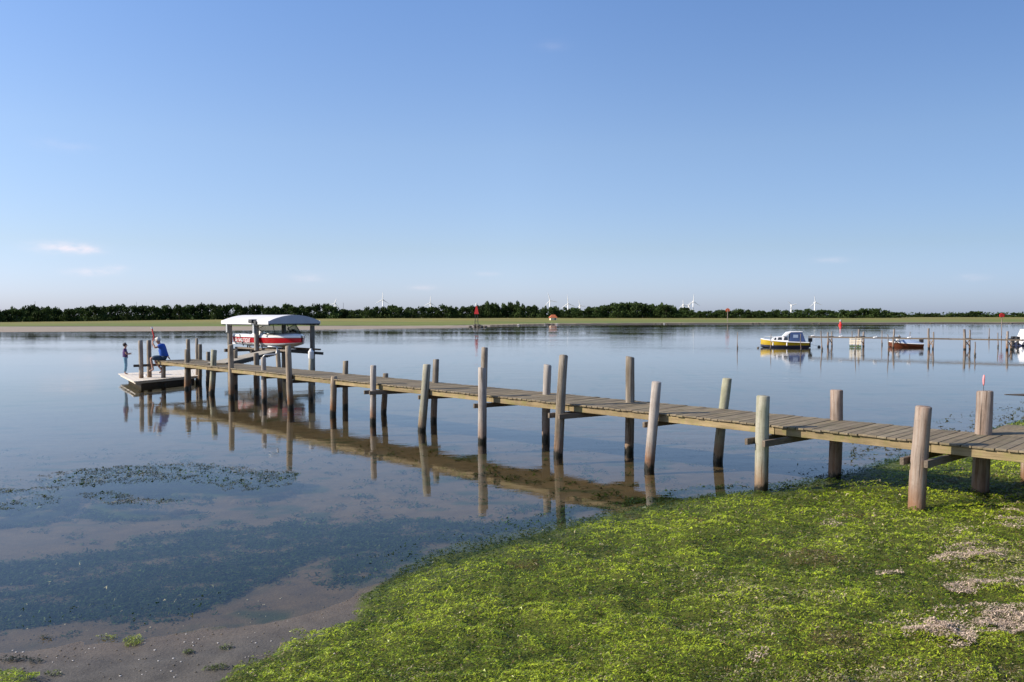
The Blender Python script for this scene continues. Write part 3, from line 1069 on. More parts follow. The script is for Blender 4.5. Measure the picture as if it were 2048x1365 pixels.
def pile(bx, by, tx, ty, r, z0, parent, mat, origin, name='post', sink=0.5, n=16):
    b = W(bx, by, z0)
    b = Vector((b.x, b.y + r * 0.8, z0))
    tp = Wd(tx, ty, b.y)
    d = (tp - b)
    d.normalize()
    base = b - d * (sink / max(d.z, .3))
    L = (tp - base).length
    mb = MB()
    k = 9
    pts, rr = [], []
    wob = random.uniform(0.002, 0.010)
    for q in range(k + 1):
        f = q / k
        pts.append(Vector((math.sin(f * 5 + bx) * wob, math.cos(f * 4 + by) * wob, L * f)))
        rr.append(r * 0.95 * (1.05 - 0.10 * f) * (1 + random.uniform(-0.02, 0.02)))
    # worn, slightly rounded head
    pts[-1] = pts[-1] - Vector((0, 0, 0.012))
    pts.append(pts[-1] + Vector((0, 0, 0.012)))
    rr.append(rr[-1] * 0.86)
    mb.tube(pts, rr, n, True, 0, 0.018)
    sl, sa = random.uniform(0, .22), random.uniform(0, 6.28)     # each head sawn at its own slant
    for vi in range(len(mb.v) - 2 * n, len(mb.v)):
        vx, vy, vz = mb.v[vi]
        mb.v[vi] = (vx, vy, vz + (vx * math.cos(sa) + vy * math.sin(sa)) * sl)
    o = mb.build(name, mat, parent, autosm=50)
    o.location = base - origin
    o.rotation_euler = d.to_track_quat('Z', 'X').to_euler()
    return b, tp


kn = [2, 1, 3, 4, 3, 1, 3, 0, 0, 3, 0, 1, 4, 4]
kf = [2, 2, 1, 4, 3, 0, 4, 4, 4, 1, 0, 4, 4, 4, 4]
nb = [pile(*p, jetty, M_postv[q_], E0) for p, q_ in zip(near_px, kn)]
fb = [pile(*p, jetty, M_postv[q_], E0) for p, q_ in zip(far_px, kf)]
# two free piles off the jetty head and the extra tall one behind the last bay
e1 = pile(281, 772, 281, 681, .082, 0, jetty, M_post, E0)
e2 = pile(298, 770, 297, 681, .085, 0, jetty, M_post, E0)
pile(377, 774, 376, 679, .075, 0, jetty, M_post, E0)
pile(393, 765, 394, 677, .055, 0, jetty, M_post, E0)

bents = []
for b, tp in nb:
    bents.append((b - E0).dot(A))
for k, tb in enumerate(bents):
    w0 = (nb[k][0] - E0).dot(B)
    w1 = (fb[min(k, len(fb) - 1)][0] - E0).dot(B)
    t1b = (fb[min(k, len(fb) - 1)][0] - E0).dot(A)
    for s in (-1, 1):
        if s == -1 and k not in (0, 1, 3, 6, 9):
            continue
        r = near_px[k][4]
        p0 = J(tb + s * (r + 0.035), w0 - (0.17 if k in (1, 6) else 0.11 if k in (0, 3, 4) else 0.0), 0.715)
        p1 = J(t1b + s * (r + 0.035) + (tb - t1b) * 0.4, max(w1, WID) + 0.16, 0.71)
        mb = MB()
        L = (p1 - p0).length
        mb.box((0, 0, 0), (0.05, L, 0.09))
        o = mb.build('crossbeam', M_beam, jetty, bevel=0.005)
        o.location = (p0 + p1) / 2
        dd = p1 - p0
        o.rotation_euler = (0, 0, math.atan2(dd.y, dd.x) - math.pi / 2)
# stringers, one length per bay
cuts = [T0] + sorted(bents) + [T1]
for w in (0.045, WID / 2, WID - 0.045):
    for q in range(len(cuts) - 1):
        a0, a1 = cuts[q] + 0.004, cuts[q + 1] - 0.004
        if a1 - a0 < 0.3:
            continue
        mb = MB()
        mb.box((0, 0, 0), (a1 - a0, 0.06, 0.108))
        o = mb.build('stringer', M_string, jetty, bevel=0.004)
        off = 0.007 * (q % 2)
        o.location = J((a0 + a1) / 2, w + (off if w < .1 else -off), DECK - 0.03 - 0.0545)
        o.rotation_euler = (0, 0, rzA)
# cross tie out to the two head piles
mb = MB()
pa = W(270, 728, 0.70)
mb.bar(e1[0] + Vector((-0.22, -.12, 0.72)) - E0, e2[0] + Vector((0.55, -.12, 0.74)) - E0, 0.06, 0.09)
mb.build('crossbeam', M_darkwood, jetty)

# landing stage beside the shore end
landing = thing('landing_stage', 'low wooden landing stage joining the shore end of the jetty at the right picture edge', 'landing stage', E0 + J(-2.7, WID + 0.03, 0))
for q in range(26):
    mb = MB()
    mb.box((0, 0, 0), (5.2, 0.115, 0.028))
    o = mb.build('plank', M_plank, landing)
    o.location = J(-2.6, 0.06 + q * 0.125, DECK - 0.016 + 0.004 * math.sin(q))
    o.rotation_euler = (0, 0, rzA)
    if q > 8:
        break
for w in (0.1, 1.1):
    mb = MB()
    mb.box((0, 0, 0), (5.1, 0.06, 0.11))
    o = mb.build('stringer', M_string, landing)
    o.location = J(-2.6, w, DECK - 0.09)
    o.rotation_euler = (0, 0, rzA)
for tq in (-0.3, -2.4, -4.8):
    mb = MB()
    mb.tube([(0, 0, -0.7), (0, 0, DECK - 0.15)], 0.09, 12)
    o = mb.build('post', M_post, landing)
    o.location = J(tq, 1.1, 0)

# small pink marker stuck into the head of the pile beside the landing
b, tp = fb[0]
mk = thing('pile_marker', 'small faded pink plastic marker on a thin stick, on the thick pile at right', 'marker', tp + Vector((-0.02, 0, 0)))
mb = MB()
mb.tube([(0, 0, -0.01), (0, 0, 0.09)], 0.004, 6)
mb.build('stick', M_dkmetal, mk)
mb = MB()
mb.tube([(0, 0, .07), (0, 0, .10), (0, 0, .15), (0.004, 0, .20), (.003, 0, .215)], [.008, .012, .015, .013, .005], 8)
mb.build('cap', M_pink, mk, smooth=True)

# dark board jutting in from the right
bd = W(2010, 789, 0.45)
bo = thing('gangplank', 'dark grey tapered board jutting over the water at the right picture edge', 'gangplank', bd)
mb = MB()
mb.add([(0, -.03, 0), (0, .03, 0), (.7, -.20, 0), (.7, .2, 0), (3, -.2, -.03), (3, .2, -.03),
        (0, -.03, -.02), (0, .03, -.02), (.7, -.20, -.05), (.7, .2, -.05), (3, -.2, -.08), (3, .2, -.08)],
       [(0, 2, 3, 1), (2, 4, 5, 3), (6, 7, 9, 8), (8, 9, 11, 10), (0, 6, 8, 2), (2, 8, 10, 4), (1, 3, 9, 7), (3, 5, 11, 9), (4, 10, 11, 5), (0, 1, 7, 6)])
mb.build('board', M_darkwood, bo)
for q in (1.4, 2.7):
    mb = MB()
    mb.tube([(q, 0, -1.0), (q, 0, -0.08)], 0.05, 8)
    mb.build('post', M_post, bo)

# ------------------------------------------------------------------ raft at the jetty head
rp = [W(236, 747.6, 0.27), W(267, 763.5, 0.27), W(405, 751, 0.27), W(402, 737.5, 0.27)]
rc = sum(rp, Vector()) / 4
raft = thing('bathing_raft', 'low cream boarded bathing raft afloat behind the jetty head', 'raft', (rc.x, rc.y, 0))
u0, u1 = rp[0], rp[1]
nb_ = 16
for q in range(nb_):
    f0, f1 = q / nb_ + 0.002, (q + 1) / nb_ - 0.002
    vs = []
    for z in (0.245, 0.27):
        for f, s in ((f0, 0), (f1, 0), (f1, 1), (f0, 1)):
            l = rp[1].lerp(rp[2], f)
            r_ = rp[0].lerp(rp[3], f)
            p = l.lerp(r_, s)
            vs.append((p.x - rc.x, p.y - rc.y, z))
    MB().add(vs, [(3, 2, 1, 0), (4, 5, 6, 7), (0, 1, 5, 4), (1, 2, 6, 5), (2, 3, 7, 6), (3, 0, 4, 7)]).build('plank', M_cream, raft)
for ins, z0, z1, m, nm in ((0.95, 0.17, 0.243, M_cream, 'frame'), (0.78, -0.12, 0.169, M_darkwood, 'pontoon')):
    vs = [((p.x - rc.x) * ins, (p.y - rc.y) * ins, z) for z in (z0, z1) for p in rp]
    MB().add(vs, [(3, 2, 1, 0), (4, 5, 6, 7), (0, 1, 5, 4), (1, 2, 6, 5), (2, 3, 7, 6), (3, 0, 4, 7)]).build(nm, m, raft)

# white boarding pole with blue-black fender hanging by the head piles
p0, p1 = W(291, 748, 0.33), W(300, 766, 0.02)
p0 = Wd(290, 750, p1.y + .1)
wp = thing('boarding_pole', 'white boarding pole leaning into the water beside the twin head piles', 'pole', (p1.x, p1.y, 0))
MB().tube([Vector((0, 0, -.12)), p0 - Vector((p1.x, p1.y, 0))], 0.05, 8).build('shaft', M_white, wp, smooth=True)
MB().sphere((0.1, 0, 0.05), 0.1, 10, 7).build('fender', M_navy, wp, smooth=True)

# ------------------------------------------------------------------ boat lift with canopy
K = Wd(537, 647, 33.0)
K = Vector((K.x, K.y, 0))
Lr = tpx(K + Z * 2.2, A, 443)
Wr = tpx(K + Z * 2.2, B, 640)
lift = thing('boat_lift', 'timber boat lift with white arched canopy standing behind the jetty', 'boat lift', K)
ZE = 2.19
M_gable = paint('shade_grey_gable_cloth', (0.50, 0.52, 0.56), 0.8, 0.08, 1.5)  # canopy cloth greyed, the end's shade is put into its colour
# canopy: arch across B, length along A, from t=0 to Lr
rows = []
nA, nB = 7, 14
for i in range(nA):
    t = Lr * i / (nA - 1)
    row = []
    for j in range(nB + 1):
        s = j / nB
        row.append(A * t + B * (Wr * s) + Z * (ZE + 0.10 + 0.27 * math.sin(math.pi * s) ** 0.85 + 0.004 * math.sin(i * 2.1)))
    rows.append(row)
mb = MB()
mb.grid(rows)
mb.grid([[p - Z * 0.02 for p in reversed(r)] for r in rows])
o = mb.build('canopy', M_canvasw, lift, smooth=True)
mb = MB()                     # valance down both long sides
for s in (0, 1):
    mb.box(A * (Lr / 2) + B * (Wr * s + (0.01 if s else -0.01)) + Z * (ZE + 0.045), (Lr, 0.02, 0.15), A, B, Z)
mb.build('valance', M_white, lift)
for t in (0.0, Lr):           # cloth gable ends
    mb = MB()
    bot = [A * t + B * (Wr * j / nB) + Z * (ZE + 0.0) for j in range(nB + 1)]
    top = [A * t + B * (Wr * j / nB) + Z * (ZE + 0.098 + 0.27 * math.sin(math.pi * j / nB) ** 0.85) for j in range(nB + 1)]
    off = A * (0.015 if t == 0 else -0.015)
    mb.grid([bot, top])
    mb.grid([[p + off for p in bot], [p + off for p in top]])
    mb.build('gable', M_gable, lift)
mb = MB()
for t in (0.06, Lr / 2, Lr - 0.06):
    mb.bar(A * t + B * 0.02 + Z * (ZE - 0.01), A * t + B * (Wr - .02) + Z * (ZE - 0.01), 0.05, 0.05)
for s in (0.05, Wr - 0.05):
    mb.bar(A * 0.0 + B * s + Z * (ZE - 0.06), A * Lr + B * s + Z * (ZE - 0.06), 0.05, 0.05)
mb.build('roof_frame', M_dkmetal, lift)
t_a = tpx(K + B * 0.16 + Z, A, 460)
t_b = tpx(K + B * 0.16 + Z, A, 513.5)
t_c = tpx(K + B * (Wr - .16) + Z, A, 625)
t_d = tpx(K + B * (Wr - .16) + Z, A, 568)
posts = [(t_a, .16), (t_b, .16), (t_c, Wr - .16), (t_d, Wr - .16)]
for t, w in posts:
    MB().tube([Vector((0, 0, -.6)), Vector((0, 0, .8)), Vector((0, 0, ZE - 0.09))], [.115, .108, .10], 14, jit=0.012).build('post', M_liftpost, lift, autosm=50).location = A * t + B * w
for t, w in posts[:2]:
    q = A * t + B * (w - .13)
    MB().box(q + Z * (ZE - .22), (.12, .05, .38), A, B, Z).build('bracket', M_metal, lift)
mb = MB()
qb = A * (t_b) + B * (-0.02)
mb.box(qb + Z * (ZE + 0.10), (.30, .24, .16), A, B, Z)
mb.tube([qb + A * -.28 + Z * (ZE + .08), qb + A * .3 + Z * (ZE + .08)], .06, 10)
mb.box(qb + A * -.34 + Z * (ZE + .04), (.16, .14, .14), A, B, Z)
mb.build('winch', M_dkmetal, lift, bevel=.01)
# cradle: two cross beams under the hull, a long side rail, slings
for t in (t_b - .25, t_a - .3):
    MB().box(A * t + B * (Wr / 2 + .02) + Z * 0.98, (.12, Wr + .5, .14), A, B, Z).build('cradle_beam', M_darkwood, lift, bevel=.006)
for w in (.42, Wr - .42):
    MB().box(A * (Lr / 2 - .6) + B * w + Z * 1.085, (Lr + .2, .08, .07), A, B, Z).build('cradle_rail', M_beam, lift)
MB().bar(A * (t_c - .5) + B * (Wr / 2 - .6) + Z * 1.06, A * (t_c - .1) + B * (Wr + .28) + Z * 0.86, .11, .12).build('cradle_beam', M_darkwood, lift)
for w in (.8, 1.5):
    MB().tube([A * (t_b - .2) + B * w + Z * 1.03, A * (t_b - .2) + B * (w + .02) + Z * 1.2], .03, 8).build('hull_pad', M_black, lift)
    MB().tube([A * (t_a - .4) + B * w + Z * 1.03, A * (t_a - .4) + B * (w + .02) + Z * 1.2], .03, 8).build('hull_pad', M_black, lift)
for t, w in posts:
    MB().tube([A * (t + .12) + B * (w + .0) + Z * 1.0, A * (t + .12) + B * (w + .0) + Z * (ZE - .08)], .012, 6).build('cable', M_dkmetal, lift)

# gangway from the jetty up to the lift
g0 = W(432, 727, 0.95)
g1 = W(541, 702, 1.12)
gl = (g1 - g0).length
gdir = (g1 - g0).normalized()
gside = Z.cross(gdir).normalized()
gang = thing('gangway', 'sloping plank gangway leading from the jetty up to the boat lift', 'gangway', g0)
for s in (-.26, .26):
    MB().box(gdir * gl / 2 + gside * s - Z * .075, (gl, .05, .12), gdir, gside).build('side_rail', M_darkwood, gang)
mb = MB()
nq = int(gl / .12)
for q in range(nq):
    mb.box(gdir * (q * .12 + .06) + Z * .002, (.10, .64, .026), gdir, gside)
o = mb.build('decking', M_palewood, gang)
mb = MB()
for q in range(nq):
    mb.box(gdir * (q * .24 + .06) - Z * .15, (.06, .60, .03), gdir, gside)
    if q * .24 > gl - .3:
        break
mb.build('cleats', M_darkwood, gang)
# bent pipe rail on the short pile under the gangway
pq = nb[9][1]
pr = thing('pipe_bracket', 'bent grey pipe fixed on the short pile below the gangway', 'pipe', pq)
MB().tube([Vector((0.0, -.02, -.5)), Vector((0, -.02, .02)), Vector((.05, -.02, .07)), Vector((.32, .1, .08)), Vector((.36, .12, .12)), Vector((.37, .12, .27)), Vector((.33, .12, .30)), Vector((.1, .1, .31))], .025, 8).build('pipe', M_metal, pr, smooth=True)
# hanging white canister below the lift corner
cq = K + A * (t_c - .2) + B * (Wr - .55)
cn = thing('canister', 'white canister standing on the pile below the right lift post', 'canister', Vector((fb[9][1].x, fb[9][1].y, fb[9][1].z)))
MB().tube([(0, 0, 0), (0, 0, .03), (0, 0, .22), (0, 0, .27), (0, 0, .31)], [.075, .085, .085, .04, .03], 12).build('can', M_white, cn, autosm=40)


# ------------------------------------------------------------------ boats
def hull(stations, mats, ring_m, closed_transom=True, rim=None):
    """stations: list of (x, [(halfwidth, z), ...] keel -> sheer)"""
    mb = MB()
    rows = []
    for x, prof in stations:
        rows.append([(x, -w, z) for w, z in reversed(prof)] + [(x, w, z) for w, z in prof[1:]])
    k = len(stations[0][1]) - 1
    rm = list(reversed(ring_m)) + list(ring_m)
    mb.grid(rows, rm)
    r0 = rows[0]
    c = len(mb.v)
    mb.add([(stations[0][0], 0, stations[0][1][-1][1])], [])
    mb.v += r0
    for j in range(len(r0) - 1):
        mb.f.append((c, c + 1 + j + 1, c + 1 + j))
        mb.m.append(rm[j])
    return mb


# --- the red and white ski boat on the lift
ctr = K + B * (Wr / 2)
s_bow = -tpx(ctr + Z * 1.6, -A, 611)
t_bow = -s_bow if False else tpx(ctr + Z * 1.6, A, 611)       # negative: pokes out toward the camera
t_st = tpx(ctr - B * .95 + Z * 1.6, A, 463)
LB = t_st - t_bow
boat = thing('ski_boat', 'red and white open motorboat with curved windscreen, raised on the lift under the canopy', 'boat', ctr + A * t_st + Z * 0, math.atan2(-A.y, -A.x))
KZ = 1.10
st = []
for i in range(15):
    f = i / 14
    fl = 1 - max(0, (f - .52) / .48) ** 2.3
    hw = 0.98 * (0.93 + .07 * math.sin(f * 3)) * max(fl, 0.03)
    rise = max(0, (f - .70) / .30) ** 2.0
    x = LB * (f * 0.93 if f < 1 else 0.93)
    x = LB * f * 0.94
    flare = .06 * LB * rise
    kz = KZ + .02 + .28 * rise
    cz = KZ + .17 + .14 * rise
    st.append((x, [(0.0, kz), (hw * .86, cz), (hw * .93, KZ + .25 + .05 * rise), (hw * .985, KZ + .475), (hw, KZ + .495), (hw * .97, KZ + .60 - .03 * f)]))
mb = hull(st, None, [0, 0, 1, 2, 0])
hb = mb.build('hull', [M_gel, M_red, M_black], boat, autosm=35)
# deck: foredeck from f .55 to 1, side decks, cockpit walls
mb = MB()
top = KZ + .595
rows = []
for x, pr_ in st:
    f = x / (LB * .94)
    w, z = pr_[-1]
    if f >= .62:
        cam_ = .07 * (1 - abs((f - .8) / .25)) if f < 1 else 0
        rows.append([(x, w * s, z + .09 * (1 - s * s) * (1 if f < .95 else .3)) for s in (-1, -.75, -.5, -.25, 0, .25, .5, .75, 1)])
mb.grid(rows)
for s in (-1, 1):
    rows = []
    for x, pr_ in st:
        f = x / (LB * .94)
        if f <= .66:
            w, z = pr_[-1]
            rows.append([(x, s * w, z), (x, s * (w - .16), z + .03), (x, s * (w - .18), z - .02), (x, s * (w - .20), KZ + .25)])
    mb.grid(rows)
mb.box((LB * .03, 0, top + .0), (LB * .06, 1.66, .04))
mb.box((LB * .065, 0, top - .16), (.03, 1.55, .34))
o = mb.build('deck', M_gel, boat, autosm=40)
MB().box((LB * .33, 0, KZ + .24), (LB * .58, 1.5, .02)).build('cockpit_floor', M_black, boat)
for s in (-.42, .42):
    mb = MB()
    mb.box((LB * .44, s, KZ + .38), (.45, .48, .16))
    mb.box((LB * .44 - .22, s, KZ + .50), (.10, .48, .28))
    mb.build('seat', M_black, boat, bevel=.03)
MB().box((LB * .28, 0, KZ + .48), (.9, .7, .36)).build('engine_box', M_gel, boat, bevel=.05)
# raised coaming humps beside the windscreen
for s in (-1, 1):
    mb = MB()
    w = .90
    pr2 = [(LB * .36, top + .0), (LB * .47, top + .24), (LB * .50, top + .23), (LB * .56, top + .06), (LB * .66, top + .0)]
    rows = [[(x, s * (w + .02), z - .04 if q in (0, 4) else top - .02) for q, (x, z) in enumerate(pr2)],
            [(x, s * (w - .03), z) for x, z in pr2], [(x, s * (w - .10), z) for x, z in pr2], [(x, s * (w - .14), top - .05) for x, z in pr2]]
    mb.grid(rows)
    mb.build('coaming', M_gel, boat, smooth=True)
# windscreen, three panes wrapping round
ws = [(LB * .47, -.84), (LB * .60, -.80), (LB * .70, -.62), (LB * .745, 0), (LB * .70, .62), (LB * .60, .80), (LB * .47, .84)]
tp_ = [(x - .26 - (.0 if abs(y) > .7 else .05), y * .86) for x, y in ws]
bz_ = [top + .02, top + .03, top + .055, top + .08, top + .055, top + .03, top + .02]
tz_ = [top + .25, top + .42, top + .46, top + .47, top + .46, top + .42, top + .25]
frm = MB()
for q in range(6):
    pane = MB()
    a_, b_, c_, d_ = (*ws[q], bz_[q]), (*ws[q + 1], bz_[q + 1]), (*tp_[q + 1], tz_[q + 1]), (*tp_[q], tz_[q])
    nrm = (Vector(b_) - Vector(a_)).cross(Vector(d_) - Vector(a_)).normalized() * .008
    pane.add([a_, b_, c_, d_] + [tuple(Vector(p) - nrm) for p in (a_, b_, c_, d_)],
             [(0, 1, 2, 3), (7, 6, 5, 4), (0, 4, 5, 1), (1, 5, 6, 2), (2, 6, 7, 3), (3, 7, 4, 0)])
    pane.build('windscreen_pane', M_glass, boat)
    frm.tube([c_, d_], .016, 6)
    frm.tube([a_, b_], .014, 6)
for q in (0, 2, 3, 4, 6):
    frm.tube([(*ws[q], bz_[q]), (*tp_[q], tz_[q])], .014, 6)
frm.build('windscreen_frame', M_dkmetal, boat)
MB().sphere((LB * .53, 0, top + .46), .05, 10, 6, sc3=(1.0, 2.2, .7)).build('mirror', M_black, boat, smooth=True)
mb = MB()
mb.box((-.24, 0, KZ + .17), (.46, 1.5, .05))
mb.build('swim_platform', M_gel, boat, bevel=.01)
mb = MB()
mb.tube([(.5, 0, KZ + .05), (.1, 0, KZ - .12), (-.05, 0, KZ - .14)], .02, 6)
for q in range(3):
    a_ = q * 2.09
    mb.box((-.02, .08 * math.cos(a_), KZ - .14 + .08 * math.sin(a_)), (.015, .10, .10))
mb.box((-.18, 0, KZ - .05), (.10, .02, .30))
mb.build('propeller', M_dkmetal, boat)
MB().box((LB * .97, 0, top - .06), (.05, .06, .05)).build('bow_light', M_metal, boat)
MB().bar((LB * .52, -.93, top - .02), (LB * .52 + .03, -.80, KZ + .02), .05, .02).build('strap', M_bluecover, boat)
MB().bar((LB * .17, -.96, top + .0), (LB * .22, -.90, KZ + .1), .045, .02).build('strap', M_black, boat)

cu = bpy.data.curves.new('lettering', 'FONT')
cu.body = 'Ski NAUTIQUE'
cu.size = 0.23
cu.extrude = 0.003
cu.shear = 0.15
tmp = bpy.data.objects.new('lettering', cu)
COL.objects.link(tmp)
dg = bpy.context.evaluated_depsgraph_get()
lm = bpy.data.meshes.new_from_object(tmp.evaluated_get(dg))
bpy.data.objects.remove(tmp)
lm.materials.clear()
lm.materials.append(M_gel)
for side in (-1, 1):
    lo = bpy.data.objects.new('lettering', lm)
    COL.objects.link(lo)
    lo.parent = boat
    if side < 0:
        lo.location = (LB * .075, -0.962, KZ + .285)
        lo.rotation_euler = (math.radians(84), 0, math.radians(-1))
    else:
        lo.location = (LB * .52, 0.975, KZ + .285)
        lo.rotation_euler = (math.radians(84), 0, math.radians(180))


def cruiser(name, label, loc, rz, L, hm, boot, scale_h=1.0, canvas=True):
    t = thing(name, label, 'boat', loc, rz)
    st = []
    n = 13
    for i in range(n):
        f = i / (n - 1)
        hw = 0.80 * (1 - max(0, (f - .45) / .55) ** 2.1) ** .9 if f < 1 else 0.02
        hw = max(hw * (0.9 + .1 * math.sin(f * 2.6)), .02)
        sh = .36 + .06 * f + .20 * f ** 3
        x = L * (f - .5) * .94 + .06 * L * f ** 4
        rise = max(0, (f - .75) / .25) ** 2
        st.append((x - .12 * rise, [(0, -.22 + .18 * rise), (hw * .72, -.08 + .10 * rise), (hw * .84, .10 + .05 * rise), (hw * .97, sh - .055), (hw * 1.02, sh - .05), (hw, sh)]))
    mb = hull(st, None, [1, 1, 0, 2, 2])
    mb.build('hull', [hm, boot, M_gel], t, autosm=40)
    mb = MB()
    mb.grid([[(x, w * s, z + .03 * (1 - s * s)) for s in (-1, -.5, 0, .5, 1)] for x, (*_, (w, z)) in st])
    mb.build('deck', M_gel, t, smooth=True)
    H2 = scale_h

    def shell(prof, w0, w1, nm, m):
        # cabin: side profile (x, z) closed loop at half width w0 (bottom) / w1 (top)
        zs = [p[1] for p in prof]
        zl, zh = min(zs), max(zs)
        mb = MB()
        L_, R_ = [], []
        for x, z in prof:
            w = w0 + (w1 - w0) * (z - zl) / (zh - zl)
            L_.append((x, w, z))
            R_.append((x, -w, z))
        k = len(prof)
        mb.add(L_ + R_, [tuple(range(k)), tuple(reversed(range(k, 2 * k)))] + [(i, i + k, (i + 1) % k + k, (i + 1) % k) for i in range(k)])
        return mb.build(nm, m, t, bevel=.03)
    dz = .40
    shell([(L * .30, dz + .06), (L * .22, dz + .36 * H2), (L * -.06, dz + .42 * H2), (L * -.06, dz - .02), (L * .3, dz - .02)], .56, .44, 'cabin', M_gel)
    shell([(L * .06, dz + .40 * H2), (L * -.02, dz + .74 * H2), (L * -.10, dz + .80 * H2), (L * -.34, dz + .80 * H2), (L * -.34, dz + .75 * H2), (L * -.11, dz + .73 * H2), (L * -.01, dz + .41 * H2)], .54, .46, 'roof', M_gel)
    cv = M_navycloth if canvas else M_gel
    shell([(L * -.10, dz + .735 * H2), (L * -.335, dz + .735 * H2), (L * -.40, dz - .02), (L * -.07, dz - .02)], .60, .47, 'canvas_enclosure' if canvas else 'wheelhouse', cv)
    for s in (-1, 1):
        for x0, x1, z0, z1 in ((.235, .19, .12, .30), (.165, .075, .12, .33), (.045, -.045, .10, .34)):
            wv = .56 - .12 * (z0 / .42) + .012
            wv1 = .56 - .12 * (z1 / .42) + .012
            mb = MB()
            vs = [(L * x0, s * wv, dz + z0 * H2), (L * x1, s * wv, dz + z0 * H2), (L * (x1 + .005), s * wv1, dz + z1 * H2), (L * (x0 - .02), s * wv1, dz + z1 * H2)]
            vs += [(a, b - s * .03, c) for a, b, c in vs]
            mb.add(vs, [(0, 1, 2, 3), (7, 6, 5, 4), (0, 4, 5, 1), (1, 5, 6, 2), (2, 6, 7, 3), (3, 7, 4, 0)])
            mb.build('window', M_dkglass, t)
        mb = MB()
        mb.box((L * -.20, s * .547, dz + .42 * H2), (L * .10, .02, .24), m=0)
        mb.build('window', M_bluecover if canvas else M_dkglass, t)
    mb = MB()
    mb.add([(L * .045, -.46, dz + .43 * H2), (L * .045, .46, dz + .43 * H2), (L * -.012, .42, dz + .70 * H2), (L * -.012, -.42, dz + .70 * H2)], [(0, 1, 2, 3)])
    mb.add([(L * .040, -.46, dz + .43 * H2), (L * .040, .46, dz + .43 * H2), (L * -.017, .42, dz + .70 * H2), (L * -.017, -.42, dz + .70 * H2)], [(3, 2, 1, 0)])
    mb.build('windscreen', M_dkglass, t)
    for s in (-1, 1):
        for x in (.26, -.02):
            MB().tube([(L * x, s * .80, .36), (L * x, s * .80, .12), (L * x, s * .80, .06)], [.02, .06, .045], 8).build('fender', M_white, t, smooth=True)
        mb = MB()
        mb.tube([(L * .44, s * .12, .62), (L * .42, s * .14, .78), (L * .25, s * .50, .76), (L * .24, s * .5, .42)], .012, 6)
        mb.build('handrail', M_metal, t)
    return t


def outboard(parent, x, z, y=0):
    mb = MB()
    mb.box((x - .12, y, z + .22), (.30, .24, .30))
    mb.box((x - .10, y, z - .12), (.12, .08, .50))
    o = mb.build('outboard_motor', M_black, parent, bevel=.03)
    return o


ps = W(1570, 695.5)
yb = cruiser('cabin_cruiser', 'small yellow and white cabin cruiser with navy canvas hood moored left of the far jetty', (ps.x, ps.y, 0.10), math.radians(180 - 14), 3.75, M_yellow, M_navy)
outboard(yb, -1.78, .3)
# mooring lines and buoy off its bow
pb = W(1516, 697)
by = thing('mooring_buoy', 'small dark round mooring buoy off the bow of the yellow cruiser', 'buoy', pb)
MB().sphere((0, 0, .03), .09, 10, 8).build('float', M_stone, by, smooth=True)
MB().tube([(0, 0, .06), (.25, -.02, .16), (.42, -.05, .42)], .012, 5).build('rope', M_rope, by)
pb = W(1638, 695)
by = thing('mooring_buoy', 'small dark mooring buoy between the yellow cruiser and the far jetty', 'buoy', pb)
MB().sphere((0, 0, .04), .12, 10, 8).build('float', M_stone, by, smooth=True)
MB().tube([(0, 0, .08), (-.5, 0, .20), (-.95, 0, .34)], .010, 5).build('rope', M_rope, by)

# --- small red open motorboat
ps = W(1810, 694.5)
L = 2.55
mbt = thing('motorboat', 'small brown-red open motorboat with blue cover tied under the far jetty', 'boat', (ps.x, ps.y, 0), math.radians(180 - 12))
st = []
for i in range(11):
    f = i / 10
    hw = max(.55 * (1 - max(0, (f - .4) / .6) ** 2.2) ** .9 if f < 1 else .02, .02)
    rise = max(0, (f - .7) / .3) ** 2
    sh = .30 + .16 * f ** 2
    st.append((L * (f - .5), [(0, -.15 + .2 * rise), (hw * .75, -.03 + .1 * rise), (hw * .9, .1 + .05 * rise), (hw * 1.0, sh - .05), (hw * 1.04, sh - .04), (hw, sh)]))
hull(st, None, [1, 0, 0, 2, 2]).build('hull', [M_brickred, M_navy, M_gel], mbt, autosm=40)
rows = []
for x, pr_ in st:
    f = x / L + .5
    w, z = pr_[-1]
    if f <= .75:
        hgt = .30 * math.sin(math.pi * min(1, (f + .02) / .77)) ** .8
        rows.append([(x, w * s, z + hgt * (1 - s * s)) for s in (-1, -.6, -.25, .25, .6, 1)])
MB().grid(rows).build('cover', M_bluecover, mbt, smooth=True)
rows = [[(x, p[-1][0] * s, p[-1][1] + .04 * (1 - s * s)) for s in (-1, -.5, 0, .5, 1)] for x, p in st if x / L + .5 >= .69]
MB().grid(rows).build('foredeck', M_gel, mbt, smooth=True)
mb = MB()
mb.box((L * .22, 0, .60), (.10, .62, .20))
mb.build('windscreen', M_white, mbt, bevel=.02)
outboard(mbt, -L * .5 + .18, .30)

# --- white boat at the right edge
ps = W(2036, 692)
wb = cruiser('cabin_cruiser', 'white cabin cruiser with dark round windows cut by the right picture edge', (ps.x + 2.35, ps.y + 0.6, 0), math.radians(6), 4.8, M_gel, M_navy, 1.25, canvas=False)
outboard(wb, -2.25, .42, -.25)
outboard(wb, -2.25, .42, .25)


# ------------------------------------------------------------------ far jetty on thin piles
ja, jb = W(1618, 674.4, 0.86), W(2060, 680.9, 0.86)
fj = thing('footbridge_jetty', 'narrow far footbridge jetty of thin leaning piles with one long walking plank', 'jetty', (ja.x, ja.y, 0))
jo = Vector((ja.x, ja.y, 0))
jd = (jb - ja).normalized()
jn = Z.cross(jd)


